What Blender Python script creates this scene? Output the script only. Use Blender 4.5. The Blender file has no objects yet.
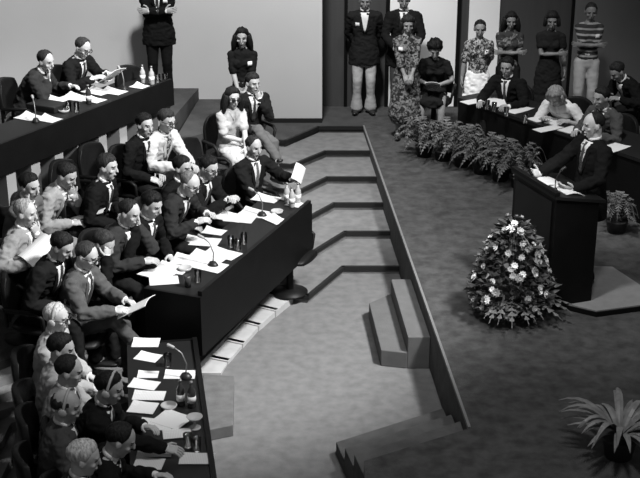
import bpy, bmesh, math, random
from mathutils import Vector, Matrix, noise
from mathutils.bvhtree import BVHTree
V = Vector
R = math.radians
rnd = random.Random(7)
SC = bpy.context.scene
COL = SC.collection

# ------------------------------------------------------------------ view
F, PITCH, EYE = 1250.0, R(21.5), V((0, 0, 5.5))
SC.view_settings.view_transform = 'Standard'
SC.view_settings.look = 'None'
SC.view_settings.gamma = 1.0
SC.view_settings.use_curve_mapping = False
SC.view_settings.exposure = 0.9
cam = bpy.data.cameras.new('camera')
cam.sensor_width = 36.0
cam.lens = F / 640.0 * 36.0
cam.clip_end = 200
co = bpy.data.objects.new('camera', cam)
COL.objects.link(co)
co.location = EYE
co.rotation_euler = (math.pi / 2 - PITCH, 0, 0)
SC.camera = co

def U(px, py, z):
    """a point of the hall at height z, surveyed from the photograph"""
    x, y = (px - 320) / F, (239 - py) / F
    d = V((x, math.cos(PITCH) + y * math.sin(PITCH), -math.sin(PITCH) + y * math.cos(PITCH)))
    t = (z - EYE.z) / d.z
    return EYE + d * t

def W2(px, py, z):
    p = U(px, py, z)
    return (p.x, p.y)

# ------------------------------------------------------------------ materials
MATS = {}
def mat(name, v, rough=.7, var=.0, scale=20., bump=0., bscale=60., metal=0., spec=.3, trans=0., emit=0., stretch=None):
    if name in MATS:
        return MATS[name]
    m = bpy.data.materials.new(name)
    m.use_nodes = True
    nt = m.node_tree
    b = nt.nodes['Principled BSDF']
    c = (v, v, v, 1) if not isinstance(v, tuple) else (*v, 1)
    b.inputs['Base Color'].default_value = c
    b.inputs['Roughness'].default_value = rough
    b.inputs['Metallic'].default_value = metal
    b.inputs['Specular IOR Level'].default_value = spec
    if trans:
        b.inputs['Transmission Weight'].default_value = trans
    tc = nt.nodes.new('ShaderNodeTexCoord')
    src = tc.outputs['Object']
    if stretch:
        mp = nt.nodes.new('ShaderNodeMapping')
        mp.inputs['Scale'].default_value = stretch
        nt.links.new(src, mp.inputs['Vector'])
        src = mp.outputs['Vector']
    n = nt.nodes.new('ShaderNodeTexNoise')
    n.inputs['Scale'].default_value = scale
    n.inputs['Detail'].default_value = 5
    nt.links.new(src, n.inputs['Vector'])
    r = nt.nodes.new('ShaderNodeMapRange')
    r.inputs['From Min'].default_value = .3
    r.inputs['From Max'].default_value = .7
    r.inputs['To Min'].default_value = 1 - var
    r.inputs['To Max'].default_value = 1 + var
    nt.links.new(n.outputs['Fac'], r.inputs['Value'])
    mx = nt.nodes.new('ShaderNodeVectorMath')
    mx.operation = 'SCALE'
    mx.inputs[0].default_value = c[:3]
    nt.links.new(r.outputs['Result'], mx.inputs['Scale'])
    nt.links.new(mx.outputs['Vector'], b.inputs['Base Color'])
    if bump:
        n2 = nt.nodes.new('ShaderNodeTexNoise')
        n2.inputs['Scale'].default_value = bscale
        n2.inputs['Detail'].default_value = 4
        nt.links.new(src, n2.inputs['Vector'])
        bp = nt.nodes.new('ShaderNodeBump')
        bp.inputs['Strength'].default_value = bump
        bp.inputs['Distance'].default_value = .01
        nt.links.new(n2.outputs['Fac'], bp.inputs['Height'])
        nt.links.new(bp.outputs['Normal'], b.inputs['Normal'])
    MATS[name] = m
    return m

def floral(name, lo, hi, scale=22., thr=.5):
    if name in MATS:
        return MATS[name]
    m = mat(name, lo, .85)
    nt = m.node_tree
    b = nt.nodes['Principled BSDF']
    tc = nt.nodes['Texture Coordinate']
    n = nt.nodes.new('ShaderNodeTexNoise')
    n.inputs['Scale'].default_value = scale
    n.inputs['Detail'].default_value = 2.5
    n.inputs['Distortion'].default_value = 1.2
    nt.links.new(tc.outputs['Object'], n.inputs['Vector'])
    cr = nt.nodes.new('ShaderNodeValToRGB')
    cr.color_ramp.elements[0].position = thr - .04
    cr.color_ramp.elements[0].color = (lo, lo, lo, 1)
    cr.color_ramp.elements[1].position = thr + .06
    cr.color_ramp.elements[1].color = (hi, hi, hi, 1)
    nt.links.new(n.outputs['Fac'], cr.inputs['Fac'])
    nt.links.new(cr.outputs['Color'], b.inputs['Base Color'])
    return m

def striped(name, lo, hi, per):
    if name in MATS:
        return MATS[name]
    m = mat(name, lo, .85)
    nt = m.node_tree
    b = nt.nodes['Principled BSDF']
    tc = nt.nodes['Texture Coordinate']
    w = nt.nodes.new('ShaderNodeTexWave')
    w.wave_type = 'BANDS'
    w.bands_direction = 'Z'
    w.inputs['Scale'].default_value = .314 / per
    nt.links.new(tc.outputs['Object'], w.inputs['Vector'])
    cr = nt.nodes.new('ShaderNodeValToRGB')
    cr.color_ramp.elements[0].position = .68
    cr.color_ramp.elements[0].color = (lo, lo, lo, 1)
    cr.color_ramp.elements[1].position = .76
    cr.color_ramp.elements[1].color = (hi, hi, hi, 1)
    nt.links.new(w.outputs['Fac'], cr.inputs['Fac'])
    nt.links.new(cr.outputs['Color'], b.inputs['Base Color'])
    return m

def printed(name, paper=.72, ink=.2, lines=160.):
    """typed paper: rows of soft grey lines"""
    if name in MATS:
        return MATS[name]
    m = mat(name, paper, .8)
    nt = m.node_tree
    b = nt.nodes['Principled BSDF']
    tc = nt.nodes['Texture Coordinate']
    w = nt.nodes.new('ShaderNodeTexWave')
    w.bands_direction = 'Y'
    w.inputs['Scale'].default_value = lines / 6.283
    w.inputs['Distortion'].default_value = .6
    nt.links.new(tc.outputs['Object'], w.inputs['Vector'])
    cr = nt.nodes.new('ShaderNodeValToRGB')
    cr.color_ramp.elements[0].position = .12
    cr.color_ramp.elements[0].color = (paper * .86,) * 3 + (1,)
    cr.color_ramp.elements[1].position = .3
    cr.color_ramp.elements[1].color = (paper,) * 3 + (1,)
    nt.links.new(w.outputs['Fac'], cr.inputs['Fac'])
    nt.links.new(cr.outputs['Color'], b.inputs['Base Color'])
    return m

# ------------------------------------------------------------------ mesh builder
def frame_of(t, side):
    t = t.normalized()
    s = side - t * side.dot(t)
    if s.length < 1e-4:
        s = V((1, 0, 0)) - t * t.x
        if s.length < 1e-3:
            s = V((0, 1, 0)) - t * t.y
    s.normalize()
    return s, t.cross(s)

class MB:
    def __init__(self):
        self.v, self.f = [], []
    def add(self, vs, fs):
        o = len(self.v)
        self.v += [V(p) for p in vs]
        self.f += [tuple(i + o for i in f) for f in fs]
    def loft(self, pts, rad, side=V((1, 0, 0)), n=12, round_ends=True):
        pts = [V(p) for p in pts]
        rad = [(r, r) if not isinstance(r, tuple) else r for r in rad]
        side = V(side)
        rings = []
        N = len(pts)
        for i in range(N):
            t = pts[min(i + 1, N - 1)] - pts[max(i - 1, 0)]
            rings.append((pts[i], frame_of(t, side), rad[i], t.normalized()))
        seq = []
        if round_ends:
            p, fr, r, t = rings[0]
            m = min(r)
            seq.append((p - t * m * .55, fr, (r[0] * .72, r[1] * .72)))
        seq += [(p, fr, r) for p, fr, r, t in rings]
        if round_ends:
            p, fr, r, t = rings[-1]
            m = min(r)
            seq.append((p + t * m * .55, fr, (r[0] * .72, r[1] * .72)))
        vs, fs = [], []
        for p, (s, b), r in seq:
            for k in range(n):
                a = 2 * math.pi * k / n
                vs.append(p + s * (r[0] * math.cos(a)) + b * (r[1] * math.sin(a)))
        M = len(seq)
        for i in range(M - 1):
            for k in range(n):
                k2 = (k + 1) % n
                fs.append((i * n + k, i * n + k2, (i + 1) * n + k2, (i + 1) * n + k))
        fs.append(tuple(range(n - 1, -1, -1)))
        fs.append(tuple(range((M - 1) * n, M * n)))
        self.add(vs, fs)
        return self
    def ell(self, c, r, rot=None, nu=14, nv=9):
        c = V(c)
        vs, fs = [], []
        for j in range(nv + 1):
            ph = math.pi * j / nv - math.pi / 2
            for i in range(nu):
                a = 2 * math.pi * i / nu
                p = V((r[0] * math.cos(ph) * math.cos(a), r[1] * math.cos(ph) * math.sin(a), r[2] * math.sin(ph)))
                if rot:
                    p = rot @ p
                vs.append(c + p)
        for j in range(nv):
            for i in range(nu):
                i2 = (i + 1) % nu
                fs.append((j * nu + i, j * nu + i2, (j + 1) * nu + i2, (j + 1) * nu + i))
        self.add(vs, fs)
        return self
    def prism(self, poly, z0, z1):
        n = len(poly)
        a = sum(poly[i][0] * poly[(i + 1) % n][1] - poly[(i + 1) % n][0] * poly[i][1] for i in range(n))
        if a < 0:
            poly = list(reversed(poly))
        vs = [V((p[0], p[1], z0)) for p in poly] + [V((p[0], p[1], z1)) for p in poly]
        fs = [tuple(range(n - 1, -1, -1)), tuple(range(n, 2 * n))]
        fs += [(i, (i + 1) % n, n + (i + 1) % n, n + i) for i in range(n)]
        self.add(vs, fs)
        return self
    def box(self, c, s, rot=None):
        c = V(c)
        vs = []
        for x in (-.5, .5):
            for y in (-.5, .5):
                for z in (-.5, .5):
                    p = V((x * s[0], y * s[1], z * s[2]))
                    if rot:
                        p = rot @ p
                    vs.append(c + p)
        self.add(vs, [(0, 1, 3, 2), (4, 6, 7, 5), (0, 4, 5, 1), (2, 3, 7, 6), (0, 2, 6, 4), (1, 5, 7, 3)])
        return self
    def lathe(self, prof, c=(0, 0, 0), n=18):
        c = V(c)
        vs, fs = [], []
        for r, z in prof:
            for k in range(n):
                a = 2 * math.pi * k / n
                vs.append(c + V((r * math.cos(a), r * math.sin(a), z)))
        for i in range(len(prof) - 1):
            for k in range(n):
                k2 = (k + 1) % n
                fs.append((i * n + k, i * n + k2, (i + 1) * n + k2, (i + 1) * n + k))
        fs.append(tuple(range(n - 1, -1, -1)))
        fs.append(tuple(range((len(prof) - 1) * n, len(prof) * n)))
        self.add(vs, fs)
        return self
    def mesh(self, name):
        me = bpy.data.meshes.new(name)
        me.from_pydata([tuple(p) for p in self.v], [], self.f)
        me.update()
        return me
    def build(self, name, m=None, parent=None, smooth=False, bevel=0., loc=None, rotz=0.):
        me = self.mesh(name)
        return link(name, me, m, parent, smooth, bevel, loc, rotz)

def link(name, me, m=None, parent=None, smooth=False, bevel=0., loc=None, rotz=0.):
    if bevel:
        bm = bmesh.new()
        bm.from_mesh(me)
        bmesh.ops.recalc_face_normals(bm, faces=bm.faces)
        bmesh.ops.bevel(bm, geom=[e for e in bm.edges if len(e.link_faces) == 2 and e.calc_face_angle(0) > .6],
                        offset=bevel, segments=2, affect='EDGES', profile=.5)
        bm.to_mesh(me)
        bm.free()
    if smooth:
        me.polygons.foreach_set('use_smooth', [True] * len(me.polygons))
    if m is not None:
        for q in (m if isinstance(m, (list, tuple)) else [m]):
            me.materials.append(q)
    o = bpy.data.objects.new(name, me)
    COL.objects.link(o)
    if parent:
        o.parent = parent
    if loc is not None:
        o.location = loc
    o.rotation_euler = (0, 0, rotz)
    return o

def tag(o, label, cat, group=None, kind=None):
    o['label'] = label
    o['category'] = cat
    if group:
        o['group'] = group
    if kind:
        o['kind'] = kind
    return o

def thing(name, label, cat, loc=(0, 0, 0), rotz=0., group=None):
    o = bpy.data.objects.new(name, None)
    o.empty_display_size = .1
    COL.objects.link(o)
    o.location = loc
    o.rotation_euler = (0, 0, rotz)
    return tag(o, label, cat, group)

def struct(name, mb, m, bevel=0.):
    o = mb.build(name, m, bevel=bevel)
    o['kind'] = 'structure'
    return o

def dup(root, loc, rotz, label, group=None):
    r = root.copy()
    COL.objects.link(r)
    r.location = loc
    r.rotation_euler = (0, 0, rotz)
    r['label'] = label
    if group:
        r['group'] = group
    for ch in list(root.children):
        c = ch.copy()
        COL.objects.link(c)
        c.parent = r
        for g in list(ch.children):
            d = g.copy()
            COL.objects.link(d)
            d.parent = c
    return r

def remesh(mb, voxel, smooth=4, ripple=0., rs=11., seed=0.):
    me = mb.mesh('tmp')
    o = bpy.data.objects.new('tmp', me)
    COL.objects.link(o)
    m = o.modifiers.new('r', 'REMESH')
    m.mode = 'VOXEL'
    m.voxel_size = voxel
    if smooth:
        s = o.modifiers.new('s', 'SMOOTH')
        s.factor = .5
        s.iterations = smooth
    dg = bpy.context.evaluated_depsgraph_get()
    out = bpy.data.meshes.new_from_object(o.evaluated_get(dg))
    bpy.data.objects.remove(o)
    bpy.data.meshes.remove(me)
    if ripple:
        out.update()
        nrm = [v.normal.copy() for v in out.vertices]
        for v, n in zip(out.vertices, nrm):
            p = V((v.co.x * rs, v.co.y * rs, v.co.z * rs * 1.5 + seed))
            k = noise.noise(p) + .5 * noise.noise(p * 2.3)
            k = 1 - 2 * abs(k)                      # ridged: creases rather than lumps
            v.co += n * (ripple * (k - .35))
    return out
# ------------------------------------------------------------------ the hall
CARPET_LOW = mat('carpet_grey', .155, .95, .16, 9, .5, 160)
CARPET_STAGE = mat('carpet_dark', .052, .95, .38, 9, .6, 130)
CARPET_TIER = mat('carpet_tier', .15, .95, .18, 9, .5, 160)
FASCIA = mat('fascia_carpet', .11, .9, .10, 8, .4, 120)
NOSE = mat('nosing_rubber', .012, .6)
EDGE = mat('edge_strip', .16, .6)
WALL_L = mat('wall_plaster_light', .50, .9, .03, 1.2, .1, 40)
WALL_D = mat('wall_panel_dark', .045, .7, .10, 2, .1, 30, stretch=(6, 6, .4))
WALL_M = mat('wall_panel_mid', .11, .8, .06, 2, .1, 30)
PANEL_L = mat('panel_pale', .75, .85, .03, 1.5)
DESK_BLACK = mat('desk_black', .0045, .5, .15, 6, spec=.12)
DESK_TOP = mat('desk_top_dark', .010, .5, .15, 4, spec=.2)
PED = mat('pedestal_pale', .30, .7, .06, 4)
CHAIR = mat('chair_leather', .006, .5, .2, 8, .2, 40, spec=.2)
CHROME = mat('chrome_rim', .55, .25, metal=1.)

SZ = .5
def xy(v):
    return V((v[0], v[1]))
A_ = xy(W2(364, 126, SZ)); B_ = xy(W2(470, 428, SZ)); C_ = xy(W2(364, 461, SZ))
stage = [A_, B_, C_, V((C_.x - .05, 5.0)), V((9, 5.0)), V((9, 18.1)), V((A_.x, 18.1))]
struct('floor_stage', MB().prism(stage, 0.0, SZ), CARPET_STAGE)
struct('floor', MB().prism([(-9, 4), (9, 4), (9, 19), (-9, 19)], -.2, 0.0), CARPET_LOW)

def edge_x(y):
    t = (y - A_.y) / (B_.y - A_.y)
    return A_.x + (B_.x - A_.x) * t

# fascia strip and its pale top edge
ab = (B_ - A_).normalized(); pr = V((ab.y, -ab.x))       # points to the lower floor
if pr.x > 0: pr = -pr
struct('trim_stage_face', MB().prism([A_, B_, B_ + pr * .012, A_ + pr * .012], 0.003, SZ - .02), mat('stage_face_carpet', .06, .9, .2, 9, .4, 120))
struct('trim_stage_edge', MB().prism([A_ - pr * .006, B_ - pr * .006, B_ + pr * .016, A_ + pr * .016], SZ - .02, SZ + .012), EDGE)

# stepped floor of the seating: six low risers that bend round the desks
KP = [(343, 267), (345, 232), (334, 203.5), (327, 177.5), (325, 151.5), (318, 127)]
dirB = V((-.37, -.93)); prpB = V((-.93, .37)); Q0 = V((-.09, 12.26))
LP = [(308, 296), (311, 253), (309, 217), (299, 191), (292, 165), (285, 141)]
noses = []
for k, kp in enumerate(KP):
    z = SZ * (k + 1) / 6
    K = xy(W2(*kp, z))
    E = V((edge_x(K.y) - .012, K.y))
    o = .12 + .19 * k
    Qa = Q0 + dirB * (.25 + .0 * k) + prpB * o
    if Qa.y > K.y - .3:
        Qa = V((K.x - .25, K.y - .55))
    Qb = Q0 + dirB * 2.45 + prpB * (o + .2)
    S_ = V((-2.52 - .10 * k, 9.22 + .06 * k))
    T_ = V((-2.66 - .12 * k, 4.0))
    Lk = xy(W2(*LP[k], z))
    Qa = Lk + prpB * .42 + dirB * .05
    noses.append([E, K, Lk, Qa, Qb, S_, T_])
tiers = []
for k in range(6):
    z = SZ * (k + 1) / 6
    lo = noses[k]
    if k < 5:
        hi = noses[k + 1]
        poly = lo + list(reversed(hi))
    else:
        poly = lo + [V((-9, 4)), V((-9, 18.1)), V((A_.x, 18.1)), V((A_.x, A_.y))]
    tiers.append((z, poly))
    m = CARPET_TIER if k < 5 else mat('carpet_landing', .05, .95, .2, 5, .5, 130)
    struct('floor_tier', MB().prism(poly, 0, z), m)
    nb = MB()
    for a, b in zip(lo[:3], lo[1:4]):
        d = (b - a).normalized(); q = V((d.y, -d.x))
        if q.y > 0: q = -q
        nb.prism([a - d * .01, b + d * .01, b + d * .01 + q * .018, a - d * .01 + q * .018], max(z - .036, .002), z + .01)
        nb.prism([a - d * .01, b + d * .01, b + d * .01 - q * .022, a - d * .01 - q * .022], z + .001, z + .01)
    struct('trim_step_nosing', nb, NOSE)

def inside(p, poly):
    c = False
    n = len(poly)
    for i in range(n):
        a, b = poly[i], poly[(i + 1) % n]
        if (a[1] > p[1]) != (b[1] > p[1]) and p[0] < (b[0] - a[0]) * (p[1] - a[1]) / (b[1] - a[1]) + a[0]:
            c = not c
    return c

# dais of the raised desk and its side steps
D1 = xy(W2(172, 83, 1.72)); D2 = xy(W2(53, 129, 1.72))
dD = (D1 - D2).normalized(); pD = V((-dD.y, dD.x))
DA, DB = D1 + dD * .02 + pD * .28, D1 - dD * 6.5 + pD * .28
dais = [DA, V((-1.72, 17.25)), V((-9, 17.25)), V((-9, DB.y)), DB]
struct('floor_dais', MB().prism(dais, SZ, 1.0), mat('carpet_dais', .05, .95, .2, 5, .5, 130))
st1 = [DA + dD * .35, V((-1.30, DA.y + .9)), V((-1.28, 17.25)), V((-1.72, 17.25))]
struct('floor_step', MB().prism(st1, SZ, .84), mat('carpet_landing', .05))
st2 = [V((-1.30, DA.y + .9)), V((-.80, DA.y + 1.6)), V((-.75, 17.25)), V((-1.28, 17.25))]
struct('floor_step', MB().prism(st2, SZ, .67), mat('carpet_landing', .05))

def GROUND(x, y):
    p = (x, y)
    if inside(p, dais): return 1.0
    if inside(p, st1): return .84
    if inside(p, st2): return .67
    if inside(p, stage): return SZ
    for z, poly in tiers:
        if inside(p, poly): return z
    return 0.0

# wedge steps poking out from under the long desk
wl = [((264, 289), (293, 297)), ((246, 304), (276, 311)), ((231, 319), (259, 326)), ((214, 338), (243, 344)), ((200, 356), (228, 361.5)), ((196, 373), (221, 373))]
for i in range(5):
    z = .070 - .012 * i
    (a, b), (c, d) = wl[i], wl[i + 1]
    P1, P2, P3, P4 = xy(W2(*a, z)), xy(W2(*b, z)), xy(W2(*d, z)), xy(W2(*c, z))
    lft = V((-.34, .10))
    struct('floor_wedge_step', MB().prism([P1 + lft, P1, P2, P3, P4, P4 + lft], 0.0, z), mat('tread_pale', .40, .9, .08, 9))
    d_ = (P2 - P1).normalized(); q = V((d_.y, -d_.x))
    struct('trim_wedge_nosing', MB().prism([P1 - d_ * .3, P2, P2 - q * .045, P1 - d_ * .3 - q * .045], z + .001, z + .012), NOSE)

# block step on the stage edge (two treads) and the flight in the corner
for name, z, pts in (('lower', .17, [(369, 303), (393, 297), (407, 354), (381, 350)]), ):
    pass
u1_, u2_ = xy(W2(391, 279, .335)), xy(W2(408, 337, .335))
l1_, l2_ = xy(W2(369, 303, .17)), xy(W2(381, 350, .17))
def onedge(p):
    return V((edge_x(p.y) - .014, p.y))
w = thing('carpeted_steps', 'carpeted block of two steps standing against the long edge of the stage', 'steps', (0, 0, 0))
MB().prism([u1_, u2_, onedge(u2_), onedge(u1_)], 0, .335).build('upper_step', FASCIA, w, bevel=.008)
q2 = u2_ + (u2_ - u1_).normalized() * .0
MB().prism([l1_, l2_, u2_, u1_], 0, .17).build('lower_step', FASCIA, w, bevel=.008)
o1, o2 = xy(W2(336, 442, .125)), V((0, 0))
o2 = xy(W2(443, 408, .125))
for k in range(3):
    a0, a1 = o1.lerp(C_, k / 3), o2.lerp(B_, k / 3)
    b0, b1 = o1.lerp(C_, (k + 1) / 3), o2.lerp(B_, (k + 1) / 3)
    # keep the right ends against the stage face
    for v in (a1, b1):
        v.x = min(v.x, edge_x(v.y) - .014)
    struct('floor_flight_step', MB().prism([a0, a1, b1, b0], 0, .125 * (k + 1)), mat('carpet_flight', .085, .95, .22, 6, .5, 130), bevel=.006)
# low platform by the front desk
pl = [xy(W2(x, y, .11)) for x, y in ((203, 374), (234, 376), (233, 425), (203, 431))]
struct('floor_platform', MB().prism(pl, 0, .11), mat('carpet_platform', .12, .95, .18, 9, .5, 160), bevel=.006)

# walls
wx = .03
struct('wall_left', MB().prism([(-9, 17.25), (wx, 17.25), (wx, 17.45), (-9, 17.45)], 0, 6.5), WALL_L)
struct('wall_return', MB().prism([(wx - .15, 17.45), (wx, 17.45), (wx, 18.1), (wx - .15, 18.1)], 0, 6.5), WALL_D)
struct('wall_back', MB().prism([(wx - .15, 18.1), (9, 18.1), (9, 18.3), (wx - .15, 18.3)], 0, 6.5), WALL_D)
struct('wall_side', MB().prism([(-9.2, 4), (-9, 4), (-9, 18.3), (-9.2, 18.3)], 0, 6.5), WALL_L)
def px_x(px):
    return (px - 320) / F * 18.4
def wpanel(name, a, b, m, z1=6.4):
    struct(name, MB().prism([(px_x(a), 18.06), (px_x(b), 18.06), (px_x(b), 18.1), (px_x(a), 18.1)], SZ + .01, z1), m)
wpanel('pale_panel_1', 389, 455, PANEL_L)  # pale section of the back wall, no real door
wpanel('pale_panel_2', 467, 497, PANEL_L)  # narrower pale wall section, likewise only a panel
wpanel('wall_panel_right', 571, 700, WALL_M)
wpanel('trim_1', 344, 347, DESK_BLACK)
wpanel('trim_2', 385, 388.5, DESK_BLACK)
wpanel('trim_3', 455.5, 459, DESK_BLACK)
wpanel('trim_4', 568, 570.6, DESK_BLACK)
struct('baseboard_left', MB().prism([(-1.7, 17.22), (wx, 17.22), (wx, 17.25), (-1.7, 17.25)], SZ + .001, SZ + .06), NOSE)

# ------------------------------------------------------------------ desks
def desk(label, near, far, zt, width, ph, nped, pedz, lip=.05, group=None, ped_w=.07, ph2=None):
    near, far = V(near), V(far)
    d = (far - near).normalized()
    p = V((-d.y, d.x))
    L = (far - near).length
    t = thing('conference_desk', label, 'desk', (0, 0, 0), 0, group)
    MB().prism([near + p * .04, far + p * .04, far + p * width, near + p * width], zt - .045, zt).build('tabletop', DESK_TOP, t)
    fp = MB().prism([near, near + p * .04, far + p * .04, far], zt - ph, zt + lip)
    if ph2:
        for v in fp.v[:4]:
            if (v.xy - far).length < .1: v.z = zt - ph2
    fp.build('front_panel', DESK_BLACK, t)
    for e, s in ((near, -1), (far, 1)):
        MB().prism([e, e + d * .03 * s, e + d * .03 * s + p * width, e + p * width], zt - (ph if s < 0 or not ph2 else ph2), zt + .004).build('end_panel', DESK_BLACK, t)
    for k in range(nped):
        f = (k + .35) / nped * L
        c = near + d * f + p * .05
        q = [c, c + d * ped_w, c + d * ped_w + p * (width - .14), c + p * (width - .14)]
        z0 = max(pedz(v.x, v.y) for v in q)
        MB().prism(q, z0 + .001, zt - .045).build('pedestal', PED, t)
    return t, d, p

ZA, ZB, ZD, ZT = .72, 1.05, 1.72, 1.25
a_far = xy(W2(197, 340, ZA)); a_near = xy(W2(215, 467, ZA))
a_near = a_far + (a_near - a_far) * 1.25
desk('black topped desk in the foreground strewn with white papers', a_near, a_far, ZA, .60, ZA - .06, 3, lambda x, y: 0, lip=.03)
b_far = xy(W2(311, 205, ZB)); b_near = xy(W2(202, 297, ZB))
_dk, _, _ = desk('long black desk amid the seating, deep front panel over the pale steps', b_near, b_far, ZB, .56, .56, 0, GROUND, ph2=.54)
for i, (x, y) in enumerate([(282, 288), (264, 290), (246, 304), (231, 319), (214, 338), (201, 356)]):
    q = xy(W2(x, y, .07)); 
    MB().prism([q, q + V((.05, -.02)), q + V((.03, .05)), q + V((-.02, .07))], .085 if i == 0 else .072 - .012 * (i - 1), ZB - .06).build('pedestal', PED, _dk)
desk('raised black desk at top left in front of the pale wall', D1 - dD * 4.6, D1, ZD, .62, .28, 12, GROUND, ped_w=.14)

t1, t2 = xy(W2(457, 97, ZT)), xy(W2(578, 138, ZT))
dT = (t2 - t1).normalized()
pT = V((-dT.y, dT.x))
if pT.x < 0: pT = -pT
tt = thing('conference_table', 'long black panelled table on the stage behind the ferns', 'table')
t9 = t1 + dT * 4.2
MB().prism([t1, t9, t9 + pT * .7, t1 + pT * .7], ZT - .04, ZT).build('tabletop', DESK_TOP, tt)
MB().prism([t1 + dT * .005 + pT * .02, t9 + pT * .02, t9 + pT * .05, t1 + dT * .005 + pT * .05], SZ + .002, ZT - .04).build('front_panel', DESK_BLACK, tt)
MB().prism([t1 + dT * .03 + pT * .05, t1 + dT * .06 + pT * .05, t1 + dT * .06 + pT * .66, t1 + dT * .03 + pT * .66], SZ + .002, ZT - .04).build('end_panel', DESK_BLACK, tt)
MB().prism([t9 - dT * .03 + pT * .05, t9 - dT * .06 + pT * .05, t9 - dT * .06 + pT * .66, t9 - dT * .03 + pT * .66], SZ + .002, ZT - .04).build('end_panel', DESK_BLACK, tt)

# ------------------------------------------------------------------ podium
PF = xy(W2(557, 196, 1.68)); PL = xy(W2(514.5, 170, 1.68))
e2 = (PL - PF).normalized(); e1 = V((e2.y, -e2.x))
if e1.x < 0: e1 = -e1
pw, pdp, zb = (PL - PF).length, .50, .56
plf0 = [PF - e1 * .07 - e2 * .07, PF + e1 * 1.75 - e2 * .07, PF + e1 * 1.75 + e2 * (pw + .07), PF - e1 * .07 + e2 * (pw + .07)]
_a, _b, _c = [xy(W2(x, y, .56)) for x, y in ((547, 300), (597, 311.5), (668, 302))]
plf = [_a, _b, _c, _c + e2 * .95, _a + e2 * 1.0]
pt = thing('speaker_platform', 'low grey topped platform with dark edge carrying the black lectern', 'platform')
MB().prism(plf, SZ + .002, zb - .012).build('plinth', DESK_BLACK, pt)
_ct = sum(plf, V((0, 0))) / 5
MB().prism([p + (_ct - p).normalized() * .02 for p in plf], zb - .012, zb).build('carpet_top', mat('platform_carpet', .20, .9, .1, 8, .3, 120), pt)
po = thing('lectern', 'tall black wooden lectern in front of the person speaking on stage', 'lectern')
zl, zr = 1.68, 1.58
c0, c1, c2, c3 = PF, PF + e1 * pdp, PF + e1 * pdp + e2 * pw, PF + e2 * pw
def quad(mb, P, z0, tops):
    vs = [V((p.x, p.y, z0)) for p in P] + [V((p.x, p.y, z)) for p, z in zip(P, tops)]
    mb.add(vs, [(3, 2, 1, 0), (4, 5, 6, 7), (0, 1, 5, 4), (1, 2, 6, 5), (2, 3, 7, 6), (3, 0, 4, 7)])
m_ = MB(); quad(m_, [c0, c1 - e1 * .04, c2 - e1 * .04, c3], zb + .001, [zl - .03, zr - .03, zr - .03, zl - .03]); m_.build('cabinet', DESK_BLACK, po)
m_ = MB(); quad(m_, [c0 - e1 * .02 - e2 * .02, c1 + e1 * .02 - e2 * .02, c2 + e1 * .02 + e2 * .02, c3 - e1 * .02 + e2 * .02], 1.0, [zl, zr, zr, zl])
for i in range(4): m_.v[i].z = m_.v[i + 4].z - .03
m_.build('reading_top', DESK_TOP, po)
m_ = MB(); quad(m_, [c0 - e1 * .03 - e2 * .02, c0 + e1 * .02 - e2 * .02, c3 + e1 * .02 + e2 * .02, c3 - e1 * .03 + e2 * .02], 1.0, [zl + .035] * 4)
for i in range(4): m_.v[i].z = zl + .0015
m_.build('front_lip', DESK_BLACK, po)
m_ = MB(); quad(m_, [c0 - e1 * .012 + e2 * .06, c0 - e1 * .001 + e2 * .06, c3 - e1 * .001 - e2 * .06, c3 - e1 * .012 - e2 * .06], zb + .05, [zl - .08] * 4)
m_.build('front_board', mat('lectern_board', .006, .4, .2, 3, spec=.2), po)
# ------------------------------------------------------------------ people
EYEM = mat('eye_dark', .015, .3)
LIP = mat('lip', .13, .6)
SHIRT = mat('white_shirt', .62, .8, .05, 30, .2, 80)
PALE_SHIRT = mat('pale_shirt', .45, .8, .05, 30, .2, 80)
SHOE = mat('shoe_leather', .012, .35, spec=.5)
GLASS_RIM = mat('spectacle_rim', .015, .3)
HSET = mat('headset_plastic', .35, .4)
TIE = mat('tie_dark', .03, .6)
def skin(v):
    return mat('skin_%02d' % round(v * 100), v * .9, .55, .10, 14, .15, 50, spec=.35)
def hairm(v):
    return mat('hair_%03d' % round(v * 1000), v * (.45 if v < .1 else 1), .6, .5, 60, .8, 90, spec=.15, stretch=(1, 1, .25))
def cloth(v):
    return mat('cloth_%03d' % round(v * 1000), v * (.6 if v < .05 else 1), .9, .16, 9, .35, 24, spec=.06)

def ik(a, t, l1, l2, pole):
    d = t - a
    L = min(d.length, (l1 + l2) * .995)
    L = max(L, abs(l1 - l2) * 1.05 + .02)
    dn = d.normalized()
    t = a + dn * L
    x = (l1 * l1 - l2 * l2 + L * L) / (2 * L)
    h = math.sqrt(max(l1 * l1 - x * x, 0))
    p = pole - dn * pole.dot(dn)
    if p.length < 1e-4:
        p = V((0, 0, 1))
    p.normalize()
    return a + dn * x + p * h, t

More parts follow.
